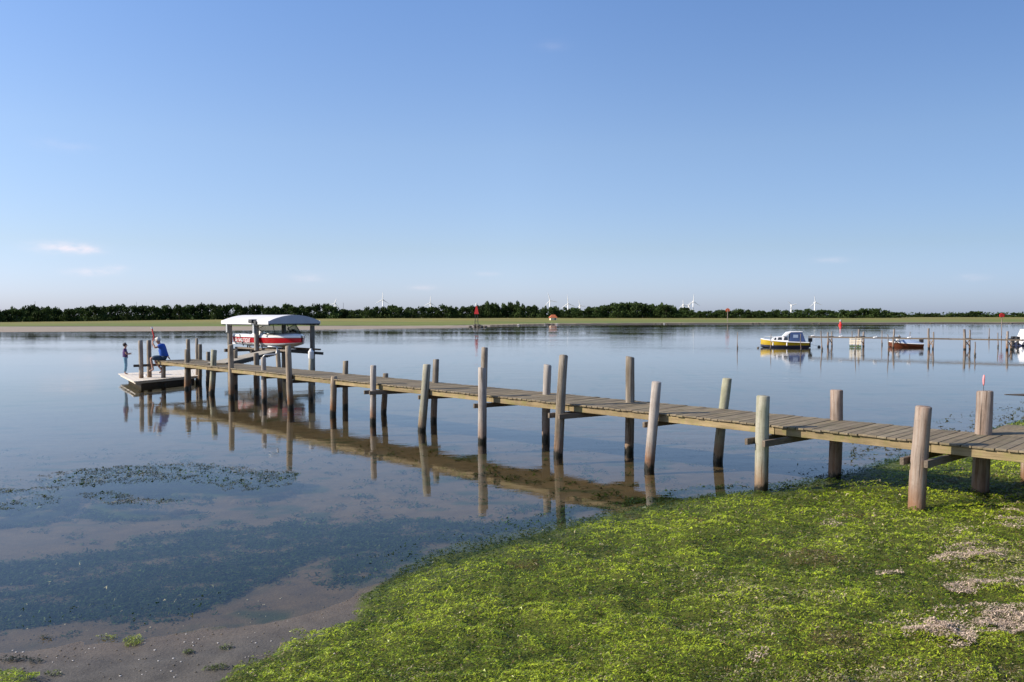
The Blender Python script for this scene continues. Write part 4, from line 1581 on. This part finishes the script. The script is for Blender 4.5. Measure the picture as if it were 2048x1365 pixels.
def fpile(px, ytop, ybase, r=0.055, px2=None, parent=fj, origin=None, name='post', mat=None):
    origin = jo if origin is None else origin
    b = W(px, ybase)
    tpp = Wd(px2 if px2 is not None else px, ytop, b.y)
    v0, v1 = b - origin, tpp - origin
    low = v0 + (v0 - v1).normalized() * .5
    k = 5
    pts = [low.lerp(v1, q / k) + Vector((random.uniform(-.02, .02), 0, 0)) for q in range(k + 1)]
    MB().tube(pts, [r * (1.1 - .25 * q / k) for q in range(k + 1)], 8, jit=.05).build(name, mat or M_farwood, parent, autosm=60)
    return b, tpp


fp = {}
for args in ((1656, 665, 693.5, .075), (1664, 663.5, 692.5, .06), (1716, 659, 694, .085, 1718), (1727, 664, 693, .085, 1727),
             (1704, 663, 693, .04), (1786, 659, 696.5, .08, 1788), (1798, 670, 694, .05), (1858, 657, 698, .085, 1857), (1866, 664, 699, .06, 1867),
             (1929, 659, 699.5, .10, 1929), (1939, 660, 698.5, .07, 1940), (2014, 663, 700.5, .09, 2015), (2023, 678, 699.5, .10)):
    fp[args[0]] = fpile(*args)
L = (jb - ja).length
segs = 9
for q in range(segs):
    a_, b_ = ja.lerp(jb, q / segs), ja.lerp(jb, (q + 1) / segs)
    MB().bar(a_ - jo + jd * .01 + Z * (.006 * (q % 2)), b_ - jo - jd * .01 + Z * (.006 * (q % 2)), .40, .10).build('walking_plank', wood('far_plank', (.19, .155, .115), (.09, .07, .055), 'X') if q == 0 else bpy.data.materials['far_plank'], fj)
for a_, b_ in ((1656, 1664), (1716, 1727), (1786, 1798), (1858, 1866), (1929, 1939), (2014, 2023)):
    pa_, pb_ = fp[a_][0] - jo, fp[b_][0] - jo
    for z in (.80,):
        MB().bar(pa_ + Z * z - jd * .1, pb_ + Z * z + jd * .1, .06, .10).build('crossbeam', M_darkwood, fj)
    MB().bar(pa_ + Z * .72, pb_ + Z * .22, .04, .06).build('brace', M_farwood, fj)
    MB().bar(pb_ + Z * .72, pa_ + Z * .22, .04, .06).build('brace', M_farwood, fj)
# pale bundles lying on the planks (gulls and cloths read as white spots)
for q, (px, py) in enumerate(((1625, 672.5), (1681, 673.5), (1750, 675.3), (1818, 676))):
    p = W(px, py, .93)
    b = MB()
    b.sphere((0, 0, 0), .10, 10, 6, sc3=(1.5, .9, .6))
    b.sphere((.12, 0, .03), .06, 8, 5)
    o = b.build('cloth_bundle', M_white)
    o.location = (p.x, p.y, .93)
    o.data.polygons.foreach_set('use_smooth', [True] * len(o.data.polygons))
    tag(o, ('white bundle on the left end of the far footbridge plank', 'white bundle on the far footbridge, first one right of the paired piles',
            'white bundle on the far footbridge between the white rack and the red motorboat', 'white bundle on the far footbridge above the outboard motor')[q], 'bundle')

# white slatted rack standing by the far jetty
pr0 = W(1711, 695.5)
rack = thing('boarding_rack', 'white slatted boarding rack standing in the water below the far footbridge', 'rack', (pr0.x, pr0.y, 0), math.radians(-38))
for s in (-.38, .0, .36):
    MB().tube([(s, 0, -.3), (s, 0, .86)], .03, 6).build('leg', M_farwood if s == 0 else M_white, rack)
for z in (.30, .44, .58, .74):
    MB().box((0, -.05, z), (.92, .03, .085)).build('slat', M_cream2, rack)
MB().box((0, -.045, .10), (.90, .03, .16)).build('slat', paint('green_slime_board', (.06, .10, .04), .6), rack)

# single mooring stakes
stakes = [(1475, 665, 697.5, 'thin mooring stake standing alone left of the yellow cruiser', .035, 1475),
          (1644, 663, 701, 'thin leaning stake just right of the yellow cruiser stern', .045, 1642),
          (1541, 668, 699, 'pale thin stake in front of the yellow cruiser bow', .03, 1542),
          (1602, 668, 702, 'pale thin stake in front of the yellow cruiser stern', .03, 1601),
          (1764, 662, 690, 'thin stake behind the far footbridge between rack and red motorboat', .04, 1764),
          (1777, 669, 707, 'long thin stake standing just left of the red motorboat', .035, 1776),
          (1820, 664, 692, 'thin stake behind the red motorboat cover', .03, 1820),
          (1710, 672, 706, 'thin brown stake standing in front of the white slatted rack', .035, 1712),
          (1950, 684, 712, 'pale short stake standing in front of the far footbridge', .04, 1950),
          (1978, 657, 678, 'thin pale stake with dark knob behind the far footbridge', .05, 1979),
          (1996, 666, 695, 'thin stake crossing the far footbridge left of the last pile pair', .04, 1996)]
for px, yt, ybs, lab, r, px2 in stakes:
    b = W(px, ybs)
    o = thing('mooring_stake', lab, 'stake', b)
    fpile(px, yt, ybs, r, px2, o, b, 'pole')
    MB().sphere((0, 0, .10), r * 1.7, 8, 6, sc3=(1, 1, 1.8)).build('weed_collar', M_stone, o, smooth=True)


# ------------------------------------------------------------------ navigation marks, hut, stones, turbines
def beacon():
    p = W(953, 654.6)
    t = thing('beacon', 'red triangular beacon with white lamp on legs above a heap of dark stones', 'beacon', (p.x, p.y, 0))
    s = p.y / F
    k = lambda px: px * s
    MB().add([(-k(4.6), -k(3), k(26)), (k(4.6), -k(3), k(26)), (k(4.6), k(3), k(26)), (-k(4.6), k(3), k(26)), (-k(1.3), -k(1), k(42)), (k(1.3), -k(1), k(42)), (k(1.3), k(1), k(42)), (-k(1.3), k(1), k(42))],
             [(3, 2, 1, 0), (4, 5, 6, 7), (0, 1, 5, 4), (1, 2, 6, 5), (2, 3, 7, 6), (3, 0, 4, 7)]).build('daymark', M_markred, t)
    MB().tube([(0, 0, k(36)), (0, 0, k(37.5)), (0, 0, k(41)), (0, 0, k(42))], [k(1), k(1.8), k(1.8), k(.8)], 10).build('lamp', M_white, t) .location = (0, 0, k(6))
    for sx in (-1, 1):
        for sy in (-1, 1):
            MB().tube([(k(3.5) * sx, k(2) * sy, 0), (k(2) * sx, k(1.4) * sy, k(27))], k(.5), 6).build('leg', M_dkmetal, t)
    MB().bar((-k(3), 0, k(12)), (k(3), 0, k(12)), k(.8), k(.8)).build('brace', M_dkmetal, t)


def blob(r, sq=(1, 1, .6), seed=0):
    rr = random.Random(seed)
    mb = MB()
    mb.sphere((0, 0, 0), r, 9, 6, sc3=sq)
    mb.v = [tuple(c * (1 + rr.uniform(-.22, .22)) for c in v) for v in mb.v]
    return mb


beacon()
for q in range(22):
    px = 953 + random.gauss(0, 7) if q < 16 else random.uniform(936, 975)
    r = random.uniform(.2, .5) if q < 16 else .22
    p = W(px, 654.9 + random.uniform(-.6, .3))
    o = blob(r, (1.2, 1, .7), q).build('boulder', M_stone)
    o.location = (p.x, p.y, .12 + (.25 if abs(px - 953) < 5 else 0))
    tag(o, 'dark boulder in the heap round the foot of the red beacon', 'boulder', 'boulders round the beacon foot')
for q in range(30):
    px = random.choice((1045, 1090, 1250, 1330, 1500, 1525, 1640, 1760, 1850, 1960, 2030)) + random.gauss(0, 16)
    if px > 2046:
        continue
    fy = float(far_shore_y(np.array([(px - 1024) / F * 250]))[0])
    p = Vector(((px - 1024) / F * fy, fy, 0))
    r = random.uniform(.18, .42)
    pale = q % 7 == 2
    o = blob(r, (1.5, 1, .7), 100 + q).build('boulder', M_palestone if pale else M_stone)
    o.location = (p.x, p.y + .6, .12)
    tag(o, 'pale boulder at the opposite water edge' if pale else 'dark boulder at the opposite water edge', 'boulder', 'pale boulders along the opposite bank' if pale else 'dark boulders along the opposite bank')


def topmark(px, ytop, yb_, size, label, D=None, m=M_markorange, shape='box', poled=.05):
    p = W(px, yb_) if D is None else Vector(((px - 1024) / F * D, D, 0))
    zt = Wd(px, ytop, p.y).z
    zb = float(ground_z([p.x], [p.y])[0][0])
    t = thing('navigation_marker', label, 'marker', (p.x, p.y, 0))
    s = size * p.y / F
    MB().tube([(0, 0, min(zb, 0) - .1), (0, 0, zt - s * .5)], poled, 6).build('pole', M_farwood, t)
    if shape == 'box':
        MB().add([(-s * .5, -.05, zt - s), (s * .5, -.05, zt - s), (s * .62, -.05, zt - s * .35), (0, -.05, zt), (-s * .62, -.05, zt - s * .35),
                  (-s * .5, .05, zt - s), (s * .5, .05, zt - s), (s * .62, .05, zt - s * .35), (0, .05, zt), (-s * .62, .05, zt - s * .35)],
                 [(0, 1, 2, 3, 4), (9, 8, 7, 6, 5)] + [(i, i + 5, (i + 1) % 5 + 5, (i + 1) % 5) for i in range(5)]).build('topmark', m, t)
    return t


topmark(1455, 616.5, 646, 7, 'orange topmark on a thin pole on the far bank left of the yellow cruiser', D=275, poled=.12)
topmark(2003, 626.5, 674, 8, 'red topmark on a tall thin pole behind the right end of the far footbridge', m=M_markred)
p = W(2003, 674)
# red lattice buoy
p = W(1681, 651.5)
t = thing('channel_buoy', 'red can buoy with pale top floating near the far bank, right of the yellow cruiser', 'buoy', p)
MB().tube([(0, 0, -.3), (0, 0, .35), (0, 0, .4), (0, 0, 1.1)], [.50, .50, .30, .20], 12).build('body', M_markred, t, autosm=30)
MB().tube([(0, 0, 1.1), (0, 0, 1.45), (0, 0, 1.6)], [.3, .34, .1], 10).build('cap', M_palestone, t, autosm=30)
# red leaning stake with white tip, behind the sitting man
b = W(308.5, 673.5)
tpp = Wd(303, 654.5, b.y)
t = thing('marker_stake', 'leaning red stake with white tip in the water beyond the man in blue', 'stake', b)
MB().tube([Vector((.04, 0, -.3)), (tpp - b) * .82], .085, 8).build('pole', M_markred, t)
MB().tube([(tpp - b) * .82, (tpp - b) * 1.0], .12, 8).build('tip', M_white, t)

# hut with orange roof
D = 330
p = Vector(((1106 - 1024) / F * D, D, 0))
gz = float(ground_z([p.x], [p.y])[0][0])
s = D / F
t = thing('hut', 'tiny cream hut with orange hipped roof on the far bank meadow', 'hut', (p.x, p.y, gz), math.radians(12))
MB().box((0, 0, 2.6 * s), (12 * s, 10 * s, 5.4 * s)).build('wall', M_cream2, t)
MB().add([(-8 * s, -6 * s, 5 * s), (8 * s, -6 * s, 5 * s), (8 * s, 6 * s, 5 * s), (-8 * s, 6 * s, 5 * s), (-3 * s, 0, 11 * s), (4 * s, 0, 11 * s)],
         [(3, 2, 1, 0), (0, 1, 5, 4), (1, 2, 5), (2, 3, 4, 5), (3, 0, 4)]).build('roof', M_tile, t)
MB().box((3 * s, -5.05 * s, 2.2 * s), (2.2 * s, .1, 4 * s)).build('door', M_darkwood, t)


def turbine(px, yhub, rpx, rot_deg, label, D=2600):
    s = D / F
    hub = (633 - yhub) * s + H
    t = thing('wind_turbine', label, 'wind turbine', ((px - 1024) * s, D, 1.0), 0, 'wind turbines beyond the far trees')
    MB().tube([(0, 0, 0), (0, 0, hub * .5), (0, 0, hub - 1)], [2.6, 2.1, 1.5], 14).build('tower', M_turbine, t, smooth=True)
    MB().box((0, 1.0, hub), (3.4, 9.0, 3.6)).build('nacelle', M_turbine, t, bevel=.5)
    R = rpx * s
    MB().sphere((0, -5, hub), 1.8, 10, 8).build('hub', M_turbine, t, smooth=True)
    for q in range(3):
        a = math.radians(rot_deg + 120 * q)
        d = Vector((math.sin(a), 0, math.cos(a)))
        sd = Vector((math.cos(a), 0, -math.sin(a)))
        rows = []
        for f, w, th in ((0.0, 1.0, 1.0), (.12, 1.4, 1.0), (.22, 2.6, .7), (.5, 1.9, .45), (.8, 1.25, .25), (1.0, .5, .12)):
            c = Vector((0, -5, hub)) + d * (R * f)
            rows.append([c + sd * w * .5, c + Vector((0, th * .5, 0)), c - sd * w * .5, c - Vector((0, th * .5, 0))])
        MB().grid(rows, closed=True).build('blade', M_turbine, t, smooth=True)


for px, yh, r, rd, lab in ((671, 608, 11, 15, 'faint distant turbine just above the trees right of the boat lift'),
                           (766, 600.5, 16, 2, 'tall white turbine with one blade upright, left of centre'),
                           (861, 607, 15, 5, 'turbine half hidden by trees, second right of the boat lift side'),
                           (1100, 602, 17, -17, 'white turbine with blade leaning left, above the orange roofed hut'),
                           (1136, 608, 18, -5, 'white turbine low behind trees just right of the hut turbine'),
                           (1160, 612, 12, -18, 'smaller white turbine low behind trees, right of the pair above the hut'),
                           (1366, 611, 11, -6, 'leftmost small turbine of the cluster of three right of centre'),
                           (1377, 612, 14, 40, 'middle small turbine of the cluster of three right of centre'),
                           (1386, 604.5, 16, 3, 'tallest turbine of the cluster of three right of centre'),
                           (1582, 611.5, 11, -45, 'small turbine low behind trees above the yellow cruiser'),
                           (1629, 606, 14, -9, 'white turbine right of the yellow cruiser, rightmost of all')):
    turbine(px, yh, r, rd, lab)
for px, yt in ((71, 603), (274, 604), (499, 601), (687, 606)):
    D = 1500
    s = D / F
    o = MB().tube([(0, 0, 0), (0, 0, (633 - yt) * s + 2)], [.45, .22], 6).build('mast', M_dkmetal)
    o.location = ((px - 1024) * s, D, 0.5)
    tag(o, 'thin distant mast rising above the far trees', 'mast', 'thin masts beyond the far trees')


# ------------------------------------------------------------------ trees on the far bank
def crown_mesh(seed, pale=False, n=1000, spiky=False):
    r = np.random.default_rng(seed)
    lobes = []
    k = 13 if not spiky else 11
    for _ in range(k):
        a = r.uniform(0, 2 * np.pi)
        rad = r.uniform(0, .62) ** .8
        z = r.uniform(.22, .86) if not spiky else r.uniform(.2, .92)
        w = (.42 - .26 * max(0, z - .45)) * (1 if not spiky else .62)
        lobes.append((math.cos(a) * rad * (1.1 - z * .55), math.sin(a) * rad * (1.1 - z * .55), z, w * r.uniform(.6, 1.1)))
    V = []
    per = n // k
    for lx, ly, lz, lr in lobes:
        d = r.normal(size=(per, 3))
        d /= np.linalg.norm(d, axis=1)[:, None]
        q = r.uniform(.55, 1.08, per)[:, None]
        p = np.array([lx, ly, lz]) + d * q * lr * np.array([1, 1, .62 if not spiky else 1.0])
        V.append(p)
    lowp = r.uniform(-1, 1, (n // 6, 3)) * np.array([.72, .72, .16]) + np.array([0, 0, .14])
    V.append(lowp)
    P = np.concatenate(V)
    P[:, 2] = np.maximum(P[:, 2], 0.0)
    m = len(P)
    a = r.normal(size=(m, 3))
    a /= np.linalg.norm(a, axis=1)[:, None]
    b = np.cross(a, r.normal(size=(m, 3)))
    b /= np.linalg.norm(b, axis=1)[:, None]
    s = r.uniform(.03, .075, m)[:, None]
    v = np.stack([P - a * s - b * s * .6, P + a * s - b * s * .4, P + a * s * .6 + b * s, P - a * s * .7 + b * s * .8], 1).reshape(-1, 3)
    me = bpy.data.meshes.new('crown')
    me.from_pydata(v.tolist(), [], [tuple(range(i * 4, i * 4 + 4)) for i in range(m)])
    me.materials.append(M_leafp if pale else M_leaf)
    return me


crowns = [crown_mesh(s) for s in range(11, 18)]
crowns_p = [crown_mesh(s, True, 850, True) for s in range(31, 34)]
tm = MB()
tm.tube([(0, 0, -.1), (0.02, 0, .3), (.0, .03, .7)], [.05, .035, .015], 7)
for q in range(4):
    a = q * 1.6
    tm.tube([(0.02, 0, .25 + .08 * q), (.25 * math.cos(a), .25 * math.sin(a), .5 + .07 * q)], [.022, .008], 5)
trunk_me = tm.mesh('trunk', M_bark)

TOP = [(-200, 616), (0, 617), (60, 612), (120, 616), (170, 614), (210, 609), (300, 611), (345, 610), (400, 607), (470, 607.5), (520, 609), (600, 608.5), (655, 607.5), (675, 611), (700, 620), (714, 620),
       (735, 612), (760, 611), (800, 612), (850, 614), (885, 611), (902, 609), (916, 619), (926, 616), (945, 606), (975, 604), (1000, 607), (1040, 606),
       (1075, 614), (1110, 616), (1170, 616), (1200, 611), (1240, 606), (1275, 605), (1310, 608), (1350, 612), (1380, 618), (1400, 621), (1420, 618),
       (1500, 619), (1620, 618), (1680, 620), (1720, 617), (1760, 619), (1800, 624), (1812, 627), (1870, 626.5), (1920, 626), (1948, 621), (1980, 626.5), (2048, 627), (2300, 626)]
TX, TY = [a for a, b in TOP], [b for a, b in TOP]


def tree(px, D, ytop, wpx, pale, label, group):
    x = (px - 1024) / F * D
    gz = float(ground_z([x], [D])[0][0])
    s = D / F
    h = (633 - ytop) * s + H - gz
    t = thing('deciduous_tree', label, 'tree', (x, D, gz), random.uniform(0, 6.28), group)
    c = bpy.data.objects.new('crown', random.choice(crowns_p if pale else crowns))
    COL.objects.link(c)
    c.parent = t
    w = wpx * s * .62
    c.scale = (w, w, h)
    k = bpy.data.objects.new('trunk', trunk_me)
    COL.objects.link(k)
    k.parent = t
    k.scale = (h * .8, h * .8, h)


SEG = [(45, 'dark tree at the far left end of the far tree row'), (110, 'dark tree in the far row below the left small cloud'),
       (170, 'dark tree in the far row left of the standing child'), (225, 'bushy tree in the far row just left of above the child'),
       (285, 'dark tree in the far row above the child and the twin head piles'), (345, 'dark tree in the far row behind the sitting man in blue'),
       (400, 'dark tree in the far row between the man and the boat lift'), (445, 'dark tree in the far row just left of the lift canopy'),
       (495, 'dark tree behind the left part of the lift canopy'), (545, 'dark tree behind the middle of the lift canopy'),
       (600, 'dark tree behind the right part of the lift canopy'), (655, 'dark tree in the far row just right of the lift canopy'),
       (720, 'low tree at the dip of the row right of the lift canopy'), (775, 'rounded tree in front of the tall upright turbine left of centre'),
       (825, 'rounded tree in the row midway between lift canopy and beacon'), (880, 'rounded tree in front of the half hidden turbine'),
       (922, 'tree beside the narrow sky gap left of the red beacon'), (975, 'tall dense tree right behind the red beacon'),
       (1040, 'tall dense tree in the crest between beacon and orange roofed hut'), (1095, 'dense tree just left of the orange roofed hut'),
       (1150, 'dense tree just right of the orange roofed hut'), (1200, 'dark tree at the left foot of the high domed wood'),
       (1260, 'dark tree on the rising left half of the high domed wood'), (1320, 'dark tree at the crown of the high domed wood'),
       (1375, 'dark tree on the falling right side of the domed wood'), (1440, 'low tree in front of the turbine cluster and orange topmark'),
       (1510, 'low dark tree in the even row right of the orange topmark'), (1570, 'low dark tree in the even row above the yellow cruiser bow'),
       (1630, 'low dark tree in the even row above the yellow cruiser stern'), (1690, 'low dark tree in the even row above the red channel buoy'),
       (1750, 'low dark tree in the even row above the white boarding rack'), (1806, 'low dark tree at the right end of the even row'),
       (1880, 'distant low tree just right of where the near row ends'), (1940, 'distant low tree above the thick bridge piles'),
       (2000, 'distant low tree left of the red square topmark'), (9999, 'distant low tree at the right picture edge')]


def tree_label(px):
    return [b_ for a_, b_ in SEG if px < a_][0]


px = -70.0
while px < 2130:
    D = np.interp(px, [0, 620, 1060, 1800], [262, 365, 430, 450]) if px < 1806 else 640
    D = float(D) + random.uniform(-7, 7)
    yt = float(np.interp(px, TX, TY)) + random.choice((random.uniform(-1.2, 1.5), random.uniform(0, 4.6)))
    seg = tree_label(px)
    tree(px, D, yt, random.uniform(24, 36), False, seg, seg.replace(' tree ', ' trees ', 1))
    px += random.uniform(12, 17)
# second, taller line where the wood is deep, and pale loose crowns
for rng_px, dD, n, pale, lab in (((1180, 1370), 40, 9, False, 'dark tree deeper in the high domed wood right of the hut'),
                                 ((20, 110), 30, 5, True, 'pale loose tree showing behind the far left row'),
                                 ((960, 1045), 40, 8, True, 'pale spiky tree rising behind the clump beyond the beacon'),
                                 ((1062, 1165), 45, 7, True, 'thin pale tree standing behind the row beyond the hut'),
                                 ((1320, 1365), 30, 2, True, 'thin pale tree at the right end of the domed wood')):
    for q in range(n):
        px = rng_px[0] + (rng_px[1] - rng_px[0]) * (q + random.uniform(.1, .9)) / n
        D = float(np.interp(px, [0, 620, 1060, 1800], [262, 365, 430, 450])) + dD
        yt = float(np.interp(px, TX, TY)) + (random.uniform(-3.0, 1.5) if pale else random.uniform(-1, 2))
        tree(px, D, yt, 22 if pale else 34, pale, lab, lab.replace(' tree ', ' trees '))

# scrub closing the foot of the tree row
mb = MB()
P = []
for _ in range(5200):
    px = random.uniform(-80, 2140)
    D = (float(np.interp(px, [0, 620, 1060, 1800], [262, 365, 430, 450])) if px < 1806 else 640) + random.uniform(-2, 9)
    P.append(((px - 1024) / F * D, D, random.random() ** 1.3))
P = np.array(P)
gz = ground_z(P[:, 0], P[:, 1])[0]
hh = P[:, 1] * 7.0 / F
n = len(P)
c = np.stack([P[:, 0], P[:, 1], gz + P[:, 2] * hh * 1.4], 1)
a = rng.normal(size=(n, 3)); a /= np.linalg.norm(a, axis=1)[:, None]
b = np.cross(a, rng.normal(size=(n, 3))); b /= np.linalg.norm(b, axis=1)[:, None]
s = rng.uniform(.25, .6, n)[:, None]
v = np.stack([c - a * s - b * s, c + a * s - b * s, c + a * s + b * s, c - a * s + b * s], 1).reshape(-1, 3)
me = bpy.data.meshes.new('undergrowth')
me.from_pydata(v.tolist(), [], [tuple(range(i * 4, i * 4 + 4)) for i in range(n)])
me.materials.append(M_leaf)
o = bpy.data.objects.new('undergrowth', me)
COL.objects.link(o)
tag(o, 'dark scrub filling the foot of the far tree row', 'undergrowth', kind='stuff')


# ------------------------------------------------------------------ people
def skin_mesh(name, verts, edges, radii, mat, parent, root=0, sub=1):
    me = bpy.data.meshes.new(name)
    me.from_pydata([tuple(v) for v in verts], edges, [])
    o = bpy.data.objects.new(name, me)
    COL.objects.link(o)
    md = o.modifiers.new('skin', 'SKIN')
    md.use_smooth_shade = True
    sv = me.skin_vertices[0].data
    for i, r in enumerate(radii):
        sv[i].radius = (r, r) if not isinstance(r, tuple) else r
        sv[i].use_root = (i == root)
    ms = o.modifiers.new('sub', 'SUBSURF')
    ms.levels = ms.render_levels = sub
    dg = bpy.context.evaluated_depsgraph_get()
    me2 = bpy.data.meshes.new_from_object(o.evaluated_get(dg))
    o.modifiers.clear()
    o.data = me2
    me2.materials.clear()
    me2.materials.append(mat)
    me2.polygons.foreach_set('use_smooth', [True] * len(me2.polygons))
    bpy.data.meshes.remove(me)
    o.parent = parent
    return o


def body(parent, j, hscale, face):
    """j: joints in local space; face: unit vector the head looks along"""
    order = ['pelvis', 'waist', 'chest', 'neck', 'head0', 'head1',
             'lsh', 'lel', 'lwr', 'lha', 'rsh', 'rel', 'rwr', 'rha',
             'lhip', 'lkn', 'lan', 'lto', 'rhip', 'rkn', 'ran', 'rto']
    rad = dict(pelvis=.115, waist=.10, chest=.12, neck=.045, head0=.078, head1=.085, lsh=.05, rsh=.05, lel=.036, rel=.036, lwr=.024, rwr=.024,
               lha=.028, rha=.028, lhip=.08, rhip=.08, lkn=.052, rkn=.052, lan=.032, ran=.032, lto=.03, rto=.03)
    ed = [('pelvis', 'waist'), ('waist', 'chest'), ('chest', 'neck'), ('neck', 'head0'), ('head0', 'head1'), ('chest', 'lsh'), ('lsh', 'lel'), ('lel', 'lwr'), ('lwr', 'lha'),
          ('chest', 'rsh'), ('rsh', 'rel'), ('rel', 'rwr'), ('rwr', 'rha'), ('pelvis', 'lhip'), ('lhip', 'lkn'), ('lkn', 'lan'), ('lan', 'lto'),
          ('pelvis', 'rhip'), ('rhip', 'rkn'), ('rkn', 'ran'), ('ran', 'rto')]
    ix = {n: i for i, n in enumerate(order)}
    bo = skin_mesh('body', [j[n] for n in order], [(ix[a], ix[b]) for a, b in ed], [rad[n] * hscale for n in order], M_skin, parent, 0, 2)
    # face, ears and fingers joined into the same mesh
    f = Vector(face).normalized()
    side = Z.cross(f).normalized()
    hc = (Vector(j['head0']) + Vector(j['head1'])) / 2
    ex = MB()
    r = .085 * hscale
    ex.sphere(hc + f * r * 1.05, r * .22, 6, 5)
    for s in (-1, 1):
        ex.sphere(hc + side * r * s + Z * 0, r * .24, 6, 5, sc3=(.6, .6, 1))
    for hn, wn in (('lha', 'lwr'), ('rha', 'rwr')):
        h0, w0 = Vector(j[hn]), Vector(j[wn])
        d = (h0 - w0).normalized()
        sx = d.cross(Z if abs(d.z) < .9 else Vector((1, 0, 0))).normalized()
        up_ = d.cross(sx)
        for q, ln in enumerate((.055, .065, .06, .045)):
            b0 = h0 + sx * ((q - 1.5) * .017 * hscale)
            b1 = b0 + d * ln * .55 * hscale
            b2 = b1 + (d + up_ * .7).normalized() * ln * .5 * hscale
            ex.tube([b0, b1, b2], [.008 * hscale, .0075 * hscale, .006 * hscale], 6)
        b0 = w0.lerp(h0, .6) - sx * .022 * hscale
        ex.tube([b0, b0 - sx * .02 * hscale + d * .02 * hscale, b0 - sx * .025 * hscale + d * .045 * hscale], [.010 * hscale, .009 * hscale, .007 * hscale], 6)
    m2 = ex.mesh('x', M_skin, True)
    bm = bmesh.new()
    bm.from_mesh(bo.data)
    bm.from_mesh(m2)
    bm.to_mesh(bo.data)
    bm.free()
    bpy.data.meshes.remove(m2)
    eye = MB()
    for s in (-1, 1):
        eye.sphere(hc + f * r * .95 + side * s * r * .35 + Z * r * .18, r * .10, 6, 4)
    eye.build('eyes', M_black, parent)
    return hc, r


def lerp(a, b, f):
    return Vector(a).lerp(Vector(b), f)


# the child standing on the raft, seen from behind, facing right
cpos = W(251, 750, 0.272)
child = thing('person', 'child in dark purple top and light blue trousers standing on the raft with arms folded', 'person', cpos)
S = 1.20 / 1.70
j = dict(pelvis=(0, 0, .93), waist=(0, .0, 1.10), chest=(0.0, 0, 1.30), neck=(.01, 0, 1.46), head0=(.02, 0, 1.54), head1=(.03, 0, 1.63),
         lsh=(-.02, .17, 1.38), lel=(.05, .22, 1.12), lwr=(.22, .10, 1.14), lha=(.27, .03, 1.17),
         rsh=(-.02, -.17, 1.38), rel=(.04, -.23, 1.12), rwr=(.22, -.12, 1.11), rha=(.27, -.04, 1.12),
         lhip=(0, .09, .90), lkn=(.03, .10, .50), lan=(-.02, .10, .09), lto=(.12, .11, .035),
         rhip=(0, -.09, .90), rkn=(.02, -.10, .50), ran=(-.03, -.10, .09), rto=(.11, -.11, .035))
RZ = Matrix.Rotation(math.radians(28), 3, 'Z')
j = {k_: (RZ @ Vector(v)) * S for k_, v in j.items()}
hc, r = body(child, j, S, RZ @ Vector((1, 0, -.1)))
skin_mesh('shirt', [lerp(j['pelvis'], j['waist'], .1), j['waist'], j['chest'], lerp(j['chest'], j['neck'], .55), j['lsh'], lerp(j['lsh'], j['lel'], .6), j['rsh'], lerp(j['rsh'], j['rel'], .6)],
          [(0, 1), (1, 2), (2, 3), (2, 4), (4, 5), (2, 6), (6, 7)], [q * S for q in (.15, .14, .15, .07, .075, .065, .075, .065)], M_purple, child, 1, 2)
skin_mesh('trousers', [lerp(j['pelvis'], j['waist'], .2), j['pelvis'], j['lhip'], j['lkn'], lerp(j['lkn'], j['lan'], .85), j['rhip'], j['rkn'], lerp(j['rkn'], j['ran'], .85)],
          [(0, 1), (1, 2), (2, 3), (3, 4), (1, 5), (5, 6), (6, 7)], [q * S for q in (.135, .14, .11, .085, .078, .11, .085, .078)], M_jeans, child, 1, 2)
hm_ = blob(r * 1.16, (1.05, 1.02, 1.05), 5)
hm_.build('hair', M_hair, child, smooth=True).location = hc + RZ @ Vector((-.022, 0, .028))

# the man sitting on the jetty head, facing left, hand raised to his brow
S = 1.0
seat = E0 + A * (T1 - .16) + B * .20 + Z * DECK
man = thing('person', 'man in blue T-shirt sitting on the jetty head, bare legs hanging, hand raised', 'person', seat)
j = dict(pelvis=(0.0, 0, .10), waist=(-.03, 0, .27), chest=(-.08, 0, .45), neck=(-.16, 0, .60), head0=(-.20, 0, .68), head1=(-.22, 0, .76),
         lsh=(-.09, -.17, .54), lel=(-.26, -.24, .46), lwr=(-.36, -.14, .66), lha=(-.34, -.08, .71),
         rsh=(-.06, .17, .54), rel=(-.02, .27, .30), rwr=(.10, .27, .10), rha=(.14, .27, .04),
         lhip=(-.05, -.10, .09), lkn=(-.42, -.16, .10), lan=(-.34, -.17, -.32), lto=(-.48, -.18, -.37),
         rhip=(-.05, .10, .09), rkn=(-.34, .16, -.02), ran=(-.10, .15, -.38), rto=(-.20, .17, -.47))
RM = Matrix.Rotation(math.radians(14), 3, 'Z')
j = {k_: RM @ Vector(v) for k_, v in j.items()}
hc, r = body(man, j, S, RM @ Vector((-1, 0, .35)))
skin_mesh('shirt', [lerp(j['pelvis'], j['waist'], .2), j['waist'], j['chest'], lerp(j['chest'], j['neck'], .5), j['lsh'], lerp(j['lsh'], j['lel'], .65), j['rsh'], lerp(j['rsh'], j['rel'], .65)],
          [(0, 1), (1, 2), (2, 3), (2, 4), (4, 5), (2, 6), (6, 7)], (.145, .145, .15, .075, .08, .07, .08, .07), M_blueshirt, man, 1, 2)
skin_mesh('shorts', [lerp(j['pelvis'], j['waist'], .2), j['pelvis'], j['lhip'], lerp(j['lhip'], j['lkn'], .95), j['rhip'], lerp(j['rhip'], j['rkn'], .95)],
          [(0, 1), (1, 2), (2, 3), (1, 4), (4, 5)], (.155, .15, .12, .09, .12, .09), M_shorts, man, 1, 2)
blob(r * 1.14, (1.0, 1.0, .85), 8).build('hair', M_greyhair, man, smooth=True).location = hc + Vector((.012, 0, .035))

print('objects', len(bpy.data.objects), 'script built')
